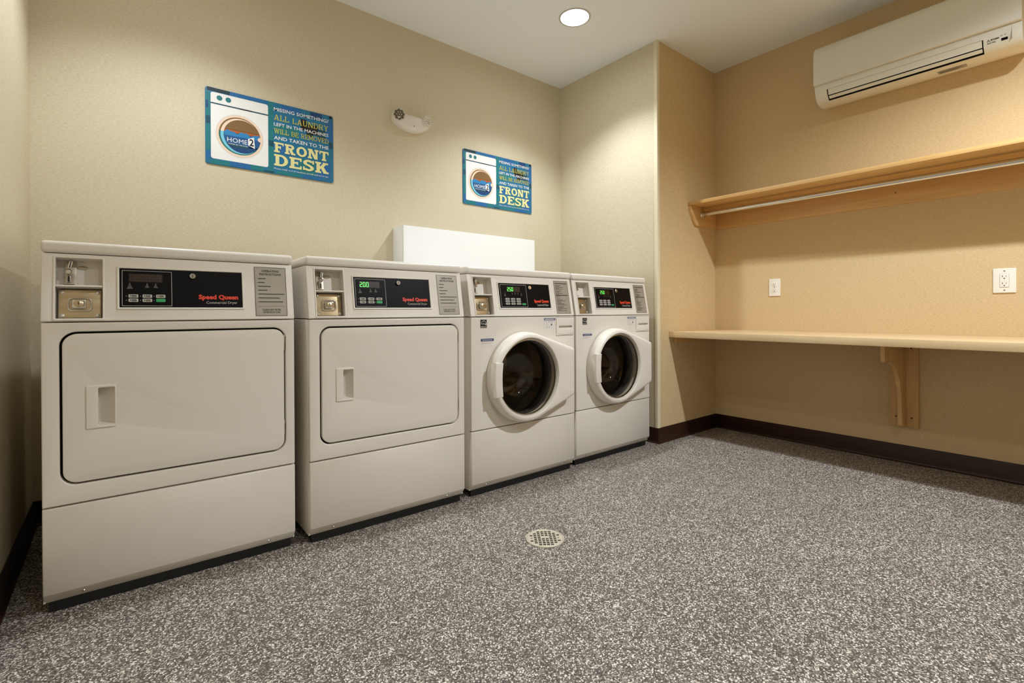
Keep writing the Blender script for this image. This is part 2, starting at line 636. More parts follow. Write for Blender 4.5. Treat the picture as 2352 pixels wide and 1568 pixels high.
def machine_base(t, coin=True):
    # open-fronted cabinet
    g = G()
    w = 0.006
    g.box(0.0, 0.019, Z_BOT, w, DEP, Z_POD, 0.002)
    g.box(W_ - w, 0.019, Z_BOT, W_, DEP, Z_POD, 0.002)
    g.box(w, DEP - w, Z_BOT, W_ - w, DEP, Z_POD)
    g.box(w, 0.03, Z_BOT, W_ - w, DEP - w, Z_BOT + w)
    g.box(w, 0.03, Z_POD - w, W_ - w, DEP - w, Z_POD)
    g.build('cabinet', M_ENAMEL, t)
    for x in (0.06, W_ - 0.06):
        for y in (0.07, DEP - 0.07):
            G().lathe([(0.0, 0.0), (0.022, 0.0), (0.022, 0.008), (0.010, 0.012), (0.010, Z_BOT + 0.001), (0, Z_BOT + 0.001)], 16,
                      frame((x, y, 0), (1, 0, 0), (0, 1, 0))).build('foot', M_DARK, t)
    G().box(0.012, 0.026, 0.0015, W_ - 0.012, 0.045, Z_BOT).build('under_gap_shade', M_DARK, t)  # black strip standing in for the shade of the gap underneath
    # lower access panel with a chamfered, turned-in lower lip
    g = G()
    zt = Z_SEAM - 0.0025
    prof = [(0.005, zt), (0.0012, zt - 0.0012), (0.0, zt - 0.004), (0.0, 0.064), (0.0015, 0.0605), (0.0225, Z_BOT + 0.002), (0.024, Z_BOT), (0.030, Z_BOT), (0.030, zt)]
    l0 = [(0.001, y, z) for y, z in prof]
    li = [(0.004, max(y - 0.0, 0), z) for y, z in prof]
    g.loft([[(0.0012, y + 0.003, z) for y, z in prof], [(0.0045, y, z) for y, z in prof], [(W_ - 0.0045, y, z) for y, z in prof],
            [(W_ - 0.0012, y + 0.003, z) for y, z in prof]], cap0=True, cap1=True)
    lp = g.build('lower_panel', M_ENAMEL, t, sharp=55)
    for x in (0.09, W_ - 0.09):
        G().lathe([(0.0, 0.004), (0.003, 0.0035), (0.0045, 0.001), (0.0045, -0.001)], 12,
                  frame((x, 0.0115, 0.0470), (1, 0, 0), (0, -0.72, 1))).build('screw', M_CHROME, lp)
    # control pod: box with slanted front and the coin recess
    g = G()
    L = math.hypot(SLANT_DY, SLANT_DZ)
    cx0, cx1, cw0, cw1 = 0.031, 0.137, 0.009, 0.192
    g.plate([rrect(0.0005, 0.0015, W_ - 0.0005, L, 0.003), rrect(cx0, cw0, cx1, cw1, 0.003)], -0.012, 0.0, 0.0025, SLANT)
    zt = SLANT_Z0 + SLANT_DZ
    # side cheeks, roof and floor of the pod
    for x0, x1 in ((0.0005, 0.004), (W_ - 0.004, W_ - 0.0005)):
        yb = DEP
        a = [(x0, 0.010, SLANT_Z0 + 0.0015), (x0, yb, SLANT_Z0 + 0.0015), (x0, yb, zt), (x0, 0.010 + SLANT_DY, zt)]
        b = [(x1, y, z) for _, y, z in a]
        g.loft([a, b], cap0=True, cap1=True)
    g.box(0.004, DEP - 0.006, SLANT_Z0 + 0.002, W_ - 0.004, DEP, zt)
    g.box(0.004, 0.012, SLANT_Z0 + 0.0015, W_ - 0.004, DEP - 0.006, SLANT_Z0 + 0.006)
    # recess box behind the coin opening
    d = 0.045
    r0 = [(cx0, cw0), (cx1, cw0), (cx1, cw1), (cx0, cw1)]
    g.add([(x, y, -0.011) for x, y in r0] + [(x, y, -d) for x, y in r0],
          [(0, 4, 5, 1), (1, 5, 6, 2), (2, 6, 7, 3), (3, 7, 4, 0), (4, 7, 6, 5)], 0, SLANT)
    pod = g.build('control_panel', M_PLASTIC, t, sharp=45)
    # raised lip round the coin opening and divider between its halves
    G().plate([rrect(cx0 - 0.005, cw0 - 0.006, cx1 + 0.005, cw1 + 0.004, 0.003), rrect(cx0, cw0, cx1, cw1, 0.002)], -0.001, 0.003, 0.0015, SLANT).build('opening_lip', M_PLASTIC, pod, sharp=50)
    G().box(cx0, 0.105, -d, cx1, 0.110, 0.001, 0.0008, fr=SLANT).build('shelf_divider', M_PLASTIC, pod)
    # lid
    G().box(-0.002, 0.028, zt + 0.0015, W_ + 0.002, DEP + 0.004, 1.0865, 0.011, 4).build('lid', M_ENAMEL, t, sharp=60)
    # coin acceptor in the upper half
    c = G()
    c.plate([rrect(cx0 + 0.016, 0.112, cx0 + 0.044, 0.190, 0.002)], -d + 0.0005, -d + 0.003, 0.001, SLANT)
    acc = c.build('coin_acceptor', M_STEEL, t)
    tilt = frame(SLANT @ Vector((cx0 + 0.031, 0.176, -0.016)), (0.985, 0, -0.17), (0.17, 0.2, 0.96))
    G().plate([rrect(-0.0045, -0.013, 0.0045, 0.013, 0.002)], -0.028, 0.0, 0.001, tilt).build('coin_chute', M_CHROME, acc)
    G().flat([rrect(-0.0012, -0.010, 0.0012, 0.010)], 0.0004, tilt).build('coin_slot', M_INK, acc)
    kf = frame(SLANT @ Vector((cx0 + 0.027, 0.154, -d + 0.003)), (1, 0, 0), (0, 0.17, 0.98))
    G().lathe([(0.0, 0.028), (0.006, 0.028), (0.0085, 0.025), (0.0085, 0.019), (0.005, 0.016), (0.005, 0.0)][::-1], 18, kf).build('push_knob', M_CHROME, acc, sharp=40)
    G().plate([rrect(-0.0045, -0.031, 0.0045, -0.010, 0.002)], 0.002, 0.016, 0.001, kf).build('coin_channel', M_CHROME, acc)
    G().flat([rrect(-0.0026, -0.029, 0.0026, -0.011)], 0.0164, kf).build('channel_slot', M_INK, acc)
    G().plate([rrect(-0.013, -0.0365, 0.013, -0.0325, 0.0015)], 0.002, 0.018, 0.001, kf).build('return_tray', M_STEEL, acc)
    G().plate([circle(cx0 + 0.058, 0.174, 0.012, 24, 0.006)], -d + 0.0003, -d + 0.002, 0.0008, SLANT).build('maker_badge', M_STEEL, acc)
    # coin vault face in the lower half
    v = G()
    v.plate([rrect(cx0 + 0.005, cw0 + 0.006, cx1 - 0.003, 0.101, 0.002)], -d + 0.0005, -0.026, 0.0012, SLANT)
    va = v.build('coin_vault_plate', M_BRASS, t)
    for sx in (cx0 + 0.014, cx1 - 0.012):
        for sw in (cw0 + 0.014, 0.093):
            sf = frame(SLANT @ Vector((sx, sw, -0.026)), (1, 0, 0), (0, 0.17, 0.98))
            G().lathe([(0.0062, 0.0), (0.0058, 0.002), (0.0035, 0.0036), (0.0, 0.004)], 14, sf).build('vault_screw', M_CHROME, va)
    cxm, cwm = (cx0 + cx1) / 2 + 0.0, 0.056
    G().plate([rrect(cxm - 0.028, cwm - 0.021, cxm + 0.028, cwm + 0.021, 0.010), rrect(cxm - 0.024, cwm - 0.017, cxm + 0.024, cwm + 0.017, 0.008)], -0.026, -0.020, 0.0015, SLANT).build('lock_surround', M_CHROME, va, sharp=50)
    G().plate([rrect(cxm - 0.018, cwm - 0.014, cxm + 0.016, cwm + 0.014, 0.006)], -0.026, -0.010, 0.003, SLANT).build('lock_body', M_CHROME, va, sharp=50)
    lf = frame(SLANT @ Vector((cxm - 0.002, cwm, -0.010)), (1, 0, 0), (0, 0.17, 0.98))
    G().lathe([(0.011, 0.0), (0.011, 0.003), (0.009, 0.0042), (0.0, 0.0042)], 24, lf).build('lock_cylinder', M_BRASS, va, sharp=40)
    G().flat([rrect(-0.0012, -0.005, 0.0012, 0.005)], 0.0046, lf).build('key_slot', M_INK, va)
    return pod


def control_face(t, washer, digits):
    # black control film inside a raised bezel
    bx0, bx1, bw0, bw1 = 0.177, 0.514, 0.042, 0.167
    G().plate([rrect(bx0 - 0.006, bw0 - 0.006, bx1 + 0.006, bw1 + 0.006, 0.003), rrect(bx0, bw0, bx1, bw1, 0.001)], -0.001, 0.0045, 0.002, SLANT).build('bezel', M_PLASTIC, t, sharp=50)
    face = G().plate([rrect(bx0 - 0.001, bw0 - 0.001, bx1 + 0.001, bw1 + 0.001)], -0.001, 0.0006, 0, SLANT).build('display_panel', M_BLACK, t, smooth=False)
    h = 0.0009
    kx0, kx1 = (0.188, 0.356) if washer else (0.183, 0.311)
    k0, k1 = 0.047, 0.161
    g = G()
    g.flat([rrect(kx0, k0, kx1, k1, 0.0015), rrect(kx0 + 0.0014, k0 + 0.0014, kx1 - 0.0014, k1 - 0.0014, 0.001)[::-1]], h, SLANT)
    g.build('keypad_outline', M_GREYINK, face)
    dx0 = 0.232 if washer else 0.203
    dw = 0.0135
    G().flat([rrect(dx0 - 0.003, 0.1245, dx0 + 6 * dw + 0.002, 0.1505, 0.001)], h, SLANT).build('led_window', M_LEDWIN, face)
    g = G()
    gd = G()
    for i in range(6):
        ch = digits[i] if i < len(digits) else None
        seg_digit(g if ch else gd, ch or '8', dx0 + i * dw, 0.1275, 0.0095, 0.020, 0.0018 if ch else 0.0013, h + 0.0004, SLANT, 0)
        if ch and i == 0:
            g.flat([rrect(dx0 + 0.0107, 0.1275, dx0 + 0.0126, 0.1297)], h + 0.0004, SLANT)
    if digits:
        g.build('lit_digits', M_LEDG, face)
    gd.build('unlit_digits', M_LEDOFF, face)
    # status legends
    g = G()
    icons = [(0.215, 5), (0.262, 3), (0.280, 3), (0.299, 3), (0.320, 4)] if washer else [(0.2025, 5), (0.246, 4), (0.268, 4)]
    for cx, n in icons:
        g.flat([rrect(cx - 0.0012, 0.1185, cx + 0.0012, 0.1205)], h, SLANT)
        for k in range(n - 1):
            wv = (0.0018 + 0.0018 * k) if not washer else (0.0014 + 0.001 * k)
            g.flat([rrect(cx - wv, 0.1152 - 0.0042 * k, cx + wv, 0.1172 - 0.0042 * k)], h, SLANT)
    g.build('status_legends', M_LEGEND, face)['kind'] = 'stuff'
    # keys
    if washer:
        cols = [(0.2155, 0.2405), (0.2505, 0.2755), (0.286, 0.311)]
        rows = [(0.0835, 0.0925), (0.0715, 0.0805), (0.059, 0.068)]
        keys = [(c, r, False) for r in rows for c in cols] + [((0.3195, 0.344), (0.0575, 0.0665), True)]
    else:
        cols = [(0.199, 0.2235), (0.234, 0.2585), (0.2685, 0.293)]
        rows = [(0.0735, 0.084), (0.060, 0.0705)]
        keys = [(c, r, (ci == 2 and ri == 1)) for ri, r in enumerate(rows) for ci, c in enumerate(cols)]
    for (a, b), (c, d), green in keys:
        k = G().plate([rrect(a, c, b, d, 0.002, 3)], 0.0005, 0.0016, 0.0004, SLANT).build('key', M_GREEN if green else M_BTN, face)
    g = G()
    for (a, b), (c, d), green in keys:
        g.flat([circle(a - 0.005, (c + d) / 2, 0.0012, 8)], h, SLANT)
        if not green:
            g.flat([rrect(a + 0.004, c + 0.0035, a + 0.0062, d - 0.002)], 0.0019, SLANT, 1)
            g.flat([rrect(a + 0.008, c + 0.0048, b - 0.004, d - 0.0025)], 0.0019, SLANT, 1)
            g.flat([rrect(a + 0.008, c + 0.0018, b - 0.004, c + 0.0034)], 0.0019, SLANT, 1)
    g.build('key_legends', [M_GREYINK, M_INK], face)['kind'] = 'stuff'
    tx0, tx1 = (0.402, 0.503) if washer else (0.384, 0.501)
    G().text('Speed Queen', tx0, 0.066, tx1, 0.087, h, SLANT, bold=0.045).build('maker_lettering', M_REDINK, face)
    G().text('Commercial ' + ('Washer' if washer else 'Dryer'), tx0 + (0.018 if washer else 0.022), 0.0525, tx1 - 0.003, 0.0645, h, SLANT, bold=0.005).build('type_lettering', M_GREYINK, face)
    lf = frame(SLANT @ Vector((0.377 if washer else 0.368, 0.148, 0.0006)), (1, 0, 0), (0, 0.17, 0.98))
    lk = G().lathe([(0.0095, 0.0), (0.0095, 0.006), (0.0085, 0.0075), (0.0, 0.0075)], 24, lf).build('panel_lock', M_CHROME, t, sharp=40)
    G().flat([rrect(-0.001, -0.005, 0.001, 0.005)], 0.0079, lf).build('key_slot', M_INK, lk)
    # instruction plate
    px0, px1, pw0, pw1 = 0.554, 0.660, 0.0115, 0.1925
    pl = G().plate([rrect(px0, pw0, px1, pw1, 0.002)], -0.0005, 0.0010, 0, SLANT).build('instruction_plate', M_PLATEG, t)
    g = G()
    g.flat([rrect(px0 + 0.001, pw0 + 0.001, px1 - 0.001, pw1 - 0.001, 0.0015), rrect(px0 + 0.0022, pw0 + 0.0022, px1 - 0.0022, pw1 - 0.0022, 0.001)[::-1]], 0.0013, SLANT)
    if washer:
        bars(g, [(px0 + 0.008, 0.176, px1 - 0.008, 0.180)], 0.0013, SLANT)
        y = 0.168
        for k in range(24):
            wv = random.uniform(0.25, 0.85)
            if k in (5, 11, 12, 18):
                y -= 0.004
            bars(g, [(px0 + 0.010, y - 0.0022, px0 + 0.010 + (px1 - px0 - 0.02) * wv, y)], 0.0013, SLANT)
            y -= 0.0056
            if y < pw0 + 0.012:
                break
        bars(g, [(px0 + 0.008, 0.1105, px1 - 0.008, 0.1145)], 0.0013, SLANT)
    else:
        g.text('OPERATING', px0 + 0.024, 0.1735, px1 - 0.024, 0.1815, 0.0013, SLANT, bold=0.03)
        g.text('INSTRUCTIONS', px0 + 0.017, 0.1615, px1 - 0.017, 0.1695, 0.0013, SLANT, bold=0.03)
        for k, wv in enumerate((0.28, 0.24, 0.46, 0.34, 0.98, 0.80, 0.92)):
            y = 0.149 - 0.0142 * k
            g.text('%d.' % (k + 1), px0 + 0.0075, y - 0.002, px0 + 0.0105, y + 0.0022, 0.0013, SLANT)
            bars(g, [(px0 + 0.012, y - 0.0014, px0 + 0.012 + 0.088 * wv, y + 0.0016)], 0.0013, SLANT)
        bars(g, [(px0 + 0.010, 0.0468, px1 - 0.006, 0.0474)], 0.0013, SLANT)
        g.text('CLEAN LINT FILTER', px0 + 0.022, 0.0315, px1 - 0.022, 0.0375, 0.0013, SLANT, bold=0.03)
        g.text('AFTER EACH LOAD', px0 + 0.024, 0.0230, px1 - 0.024, 0.0290, 0.0013, SLANT, bold=0.03)
    g.build('plate_lettering', M_INK, pl)['kind'] = 'stuff'


def dryer_front(t):
    zt, zb = Z_POD - 0.001, Z_SEAM + 0.002
    dx0, dx1, dz0, dz1 = 0.046, 0.646, 0.374, 0.812
    r = 0.035
    G().plate([rrect(0.0012, zb, W_ - 0.0012, zt, 0.004), rrect(dx0 - 0.0065, dz0 - 0.0060, dx1 + 0.0055, dz1 + 0.0060, r + 0.006, 10)],
              -0.02, 0.0, 0.004, FRONT).build('front_panel', M_ENAMEL, t, sharp=50)
    # dark sheet that paints the shade in the gap round the door
    G().box(0.007, 0.03, zb, W_ - 0.007, 0.036, zt - 0.005).build('door_gap_backing_shade', M_GAPSHADE, t)
    hx0, hx1, hz0, hz1 = 0.098, 0.168, 0.5275, 0.6565
    px0, px1, pz0, pz1 = hx0 + 0.028, hx1 - 0.004, hz0 + 0.008, hz1 - 0.008
    door = G().plate([rrect(dx0, dz0, dx1, dz1, r, 10), rrect(px0, pz0, px1, pz1, 0.003)], -0.018, 0.0015, 0.003, FRONT).build('door', M_ENAMEL, t, sharp=50)
    g = G()
    g.plate([rrect(hx0, hz0, hx1, hz1, 0.004), rrect(px0, pz0, px1, pz1, 0.003)], 0.001, 0.0055, 0.0025, FRONT)
    # scooped pocket: deep at the left, rising to the right edge
    st = []
    n = 8
    for k in range(n + 1):
        u = k / n
        x = px0 + (px1 - px0) * u
        dep = -0.030 * math.cos(u * math.pi / 2) ** 0.8 if k < n else 0.003
        ins = 0.004 * (1 - u)
        st.append((x, dep, ins))
    vs, fs = [], []
    for x, dep, ins in st:
        vs += [(x, pz0, 0.003), (x, pz0 + ins + 0.003, dep), (x, pz1 - ins - 0.003, dep), (x, pz1, 0.003)]
    for k in range(n):
        for q in range(3):
            a = k * 4 + q
            fs.append((a, a + 4, a + 5, a + 1))
    fs.append((0, 1, 2, 3))
    g.add(vs, fs, 0, FRONT)
    g.build('handle', M_PLASTIC, door, sharp=50)
    for z0 in (0.425, 0.735):
        G().box(dx1 - 0.001, 0.002, z0, dx1 + 0.0035, 0.012, z0 + 0.055, 0.001).build('hinge', M_STEEL, t)


def washer_front(t):
    zt, zb = Z_POD - 0.001, Z_SEAM + 0.002
    cx, cz, R = 0.307, 0.547, 0.2235
    sx0, sx1, sz0, sz1 = 0.546, 0.676, 0.742, 0.8375
    G().plate([rrect(0.0012, zb, W_ - 0.0012, zt, 0.004), circle(cx, cz, 0.205, 64), rrect(sx0 - 0.0015, sz0 - 0.0015, sx1 + 0.0015, sz1 + 0.0015, 0.003)], -0.02, 0.0, 0.003, FRONT).build('front_panel', M_ENAMEL, t, sharp=50)
    # soap drawer with a slot grip and bulged lower lip
    dr = G().plate([rrect(sx0, sz0, sx1, sz1, 0.004), rrect(sx0 + 0.018, 0.783, sx1 - 0.012, 0.794, 0.004)], -0.016, 0.003, 0.002, FRONT).build('soap_drawer', M_PLASTIC, t, sharp=50)
    g = G()
    a = rrect(sx0 + 0.018, 0.783, sx1 - 0.012, 0.794, 0.004)
    g.loft([[(x, y, 0.001) for x, y in a], [(x, y + 0.002, -0.014) for x, y in a]], FRONT, cap1=True)
    g.build('grip_slot', M_PLASTIC, dr)
    arc = [(sx0 + 0.004 + (sx1 - sx0 - 0.008) * k / 16, sz0 + 0.004 + 0.030 * (1 - math.sin(math.pi * (0.08 + 0.84 * k / 16)) ** 0.6) * 0.4) for k in range(17)]
    G().plate([arc + [(sx1 - 0.008, 0.776), (sx0 + 0.012, 0.776)]], 0.002, 0.0065, 0.002, FRONT).build('drawer_lip', M_PLASTIC, dr, sharp=60)
    # door: round ring drawn out into a hinge ear on the right
    ex, ez0, ez1 = 0.627, 0.424, 0.678
    angs = sorted(set([round(2 * math.pi * i / 120, 6) for i in range(120)] +
                      [round(math.atan2(ez1 - cz, ex - cx), 6), round(math.atan2(ez0 - cz, ex - cx) % (2 * math.pi), 6)]))

    def hull():
        pts = circle(0, 0, R, 240) + [(ex - cx, ez0 - cz), (ex - cx, ez1 - cz)]
        pts = sorted(pts)

        def half(ps):
            o = []
            for p in ps:
                while len(o) > 1 and (o[-1][0] - o[-2][0]) * (p[1] - o[-2][1]) - (o[-1][1] - o[-2][1]) * (p[0] - o[-2][0]) <= 0:
                    o.pop()
                o.append(p)
            return o
        lo, hi = half(pts), half(pts[::-1])
        return lo[:-1] + hi[:-1]
    H_ = hull()

    def rad(a, d):
        q = offset(H_, d) if d else H_
        c, s = math.cos(a), math.sin(a)
        best = 0
        for i in range(len(q)):
            (x1, y1), (x2, y2) = q[i], q[(i + 1) % len(q)]
            den = c * (y2 - y1) - s * (x2 - x1)
            if abs(den) < 1e-12:
                continue
            u = (s * x1 - c * y1) / den
            if -1e-6 <= u <= 1 + 1e-6:
                x, y = x1 + u * (x2 - x1), y1 + u * (y2 - y1)
                if x * c + y * s > 0:
                    best = max(best, x * c + y * s)
        return best

    def ring(d, h):
        return [(cx + rad(a, d) * math.cos(a), cz + rad(a, d) * math.sin(a), h) for a in angs]

    def circ(r, h):
        return [(cx + r * math.cos(a), cz + r * math.sin(a), h) for a in angs]
    g = G()
    g.loft([ring(0.002, 0.001), ring(0.0, 0.006), ring(0.001, 0.030), ring(0.003, 0.048), ring(0.006, 0.056), ring(0.010, 0.0625), ring(0.016, 0.0662), ring(0.024, 0.0675),
            circ(0.1975, 0.0678), circ(0.1955, 0.0670), circ(0.1935, 0.0640), circ(0.1895, 0.054), circ(0.1880, 0.050), circ(0.1875, 0.020)], FRONT)
    door = g.build('door', M_PLASTIC, t, sharp=40)
    G().loft([circ(0.1890, 0.0525), circ(0.1865, 0.0545), circ(0.1825, 0.0530), circ(0.1815, 0.046)], FRONT).build('chrome_ring', M_CHROME, door, sharp=60)
    # bowl-shaped glass reaching back into the drum
    G().loft([circ(r, h) for r, h in ((0.1825, 0.049), (0.176, 0.045), (0.160, 0.020), (0.150, -0.02), (0.138, -0.055), (0.120, -0.080), (0.09, -0.095), (0.05, -0.101), (0.001, -0.103))], FRONT).build('door_glass', M_GLASS, door, sharp=60)
    hx0, hx1, hz0, hz1 = 0.090, 0.1365, 0.467, 0.631
    hp = [(hx0 + 0.006, hz0), (hx1, hz0 + 0.002), (hx1 - 0.004, hz0 + 0.05), (hx1 - 0.005, (hz0 + hz1) / 2), (hx1 - 0.004, hz1 - 0.05), (hx1 + 0.001, hz1 - 0.001), (hx0 + 0.006, hz1), (hx0 + 0.001, hz1 - 0.05), (hx0, (hz0 + hz1) / 2), (hx0 + 0.001, hz0 + 0.05)]
    G().plate([hp], 0.046, 0.0695, 0.0025, FRONT).build('handle', M_PLASTIC, door, sharp=50)
    # gasket and drum behind the door
    G().loft([circ(0.206, -0.001), circ(0.198, -0.010), circ(0.186, -0.03), (circ(0.190, -0.06)), circ(0.215, -0.085)], FRONT).build('door_gasket', M_GASKET, t)
    g = G()
    N = len(angs)
    g.loft([circ(0.215, -0.084), circ(0.25, -0.10), circ(0.252, -0.20), circ(0.248, -0.21), circ(0.252, -0.22), circ(0.252, -0.40), circ(0.238, -0.425), circ(0.225, -0.415), circ(0.210, -0.43), circ(0.19, -0.418), circ(0.17, -0.435), circ(0.15, -0.422), circ(0.13, -0.44), circ(0.11, -0.428), circ(0.06, -0.44), circ(0.001, -0.44)], FRONT)
    drum = g.build('drum', M_DRUM, t, sharp=50)
    for k in range(3):
        a = math.radians(100 + 120 * k)
        u, w = Vector((math.cos(a), math.sin(a))), Vector((-math.sin(a), math.cos(a)))
        c0 = Vector((cx, cz))
        lp = []
        for hh in (-0.12, -0.40):
            lp.append([(*(c0 + u * 0.25 + w * 0.04), hh), (*(c0 + u * 0.20 + w * 0.012), hh), (*(c0 + u * 0.20 - w * 0.012), hh), (*(c0 + u * 0.25 - w * 0.04), hh)])
        G().loft(lp, FRONT, cap0=True, cap1=True).build('drum_paddle', M_DRUM, drum)
    # stickers
    h = 0.0006
    g = G()
    g.flat([rrect(0.053, 0.795, 0.090, 0.834)], h, FRONT, 0)
    g.text('energy', 0.057, 0.810, 0.078, 0.817, h + 0.0003, FRONT, 1, shear=0.2)
    g.flat([[(0.079, 0.8135), (0.0835, 0.815), (0.085, 0.820), (0.0865, 0.815), (0.089, 0.8145), (0.087, 0.8115), (0.0875, 0.807), (0.084, 0.8095), (0.080, 0.8075), (0.0815, 0.811)]], h + 0.0003, FRONT, 1)
    arcp = [(0.057 + 0.030 * k / 10, 0.820 + 0.009 * math.sin(math.pi * k / 10)) for k in range(11)]
    g.flat([arcp + [(x, y - 0.0018) for x, y in arcp[::-1]]], h + 0.0003, FRONT, 1)
    g.text('ENERGY STAR', 0.056, 0.7975, 0.087, 0.8025, h + 0.0003, FRONT, 1, bold=0.02)
    g.build('energy_sticker', [M_STK_BLACK, M_STK_WHITE], t)
    g = G()
    g.flat([rrect(0.055, 0.708, 0.131, 0.745)], h, FRONT, 0)
    g.flat([rrect(0.055, 0.731, 0.131, 0.743)], h + 0.0003, FRONT, 1)
    bars(g, [(0.058, 0.7225, 0.124, 0.7245), (0.058, 0.7185, 0.110, 0.7200)], h + 0.0003, FRONT, 2)
    bars(g, [(0.064, 0.7350, 0.122, 0.7385)], h + 0.0005, FRONT, 3)
    g.build('care_sticker', [M_STK_WHITE, M_STK_BLUE, M_STK_PINK, M_GREYINK], t)
    g = G()
    g.flat([rrect(0.458, 0.782, 0.537, 0.836)], h, FRONT, 0)
    g.flat([rrect(0.458, 0.825, 0.537, 0.836)], h + 0.0003, FRONT, 1)
    bars(g, [(0.463, 0.8285, 0.530, 0.8325)], h + 0.0005, FRONT, 0)
    bars(g, [(0.463, 0.819, 0.530, 0.8205), (0.463, 0.8145, 0.520, 0.816), (0.466, 0.787, 0.500, 0.7885), (0.466, 0.7905, 0.512, 0.792)], h + 0.0003, FRONT, 2)
    g.flat([circle(0.475, 0.803, 0.006, 12), circle(0.475, 0.803, 0.0045, 12)[::-1]], h + 0.0003, FRONT, 2)
    g.flat([[(0.504, 0.798), (0.516, 0.798), (0.510, 0.810)]], h + 0.0003, FRONT, 3)
    g.build('warning_sticker', [M_STK_WHITE, M_STK_BLUE, M_GREYINK, M_INK], t)


MACH = [(0.0, -0.8708, -0.0158), (0.7256, -0.9098, -0.0132), (1.4503, -0.9106, -0.0084), (2.1673, -0.8961, 0.0008)]
DIGITS = ['', '200', '250', '250']
MLAB = ['white coin-operated dryer nearest the left wall, its display unlit',
        'white coin-operated dryer standing between the first dryer and the washers, display lit green',
        'white front-loading washer with round glass door, next to the second dryer',
        'white front-loading washer with round glass door, last in the row by the wall corner']
for i, ((mx, my, mt), dg) in enumerate(zip(MACH, DIGITS)):
    wsh = i > 1
    t = thing('washing_machine' if wsh else 'tumble_dryer', MLAB[i], 'washer' if wsh else 'dryer', (mx, my, 0), mt,
              'front-loading coin washers' if wsh else 'coin-operated dryers')
    machine_base(t)
    control_face(t, wsh, dg)
    (washer_front if wsh else dryer_front)(t)

# ------------------------------------------------------------------ white boxed pipe cover behind the machines
t = thing('pipe_cover', 'white box cover standing against the wall behind the washers', 'box', (1.494, -0.0005, 0))
G().box(0.0, -0.122, 0.0, 1.036, 0.0, 1.388, 0.001).build('casing', M_WHITE, t)
G().box(0.0, -0.1425, 0.002, 1.036, -0.1235, 1.388, 0.002).build('front_board', M_WHITE, t)


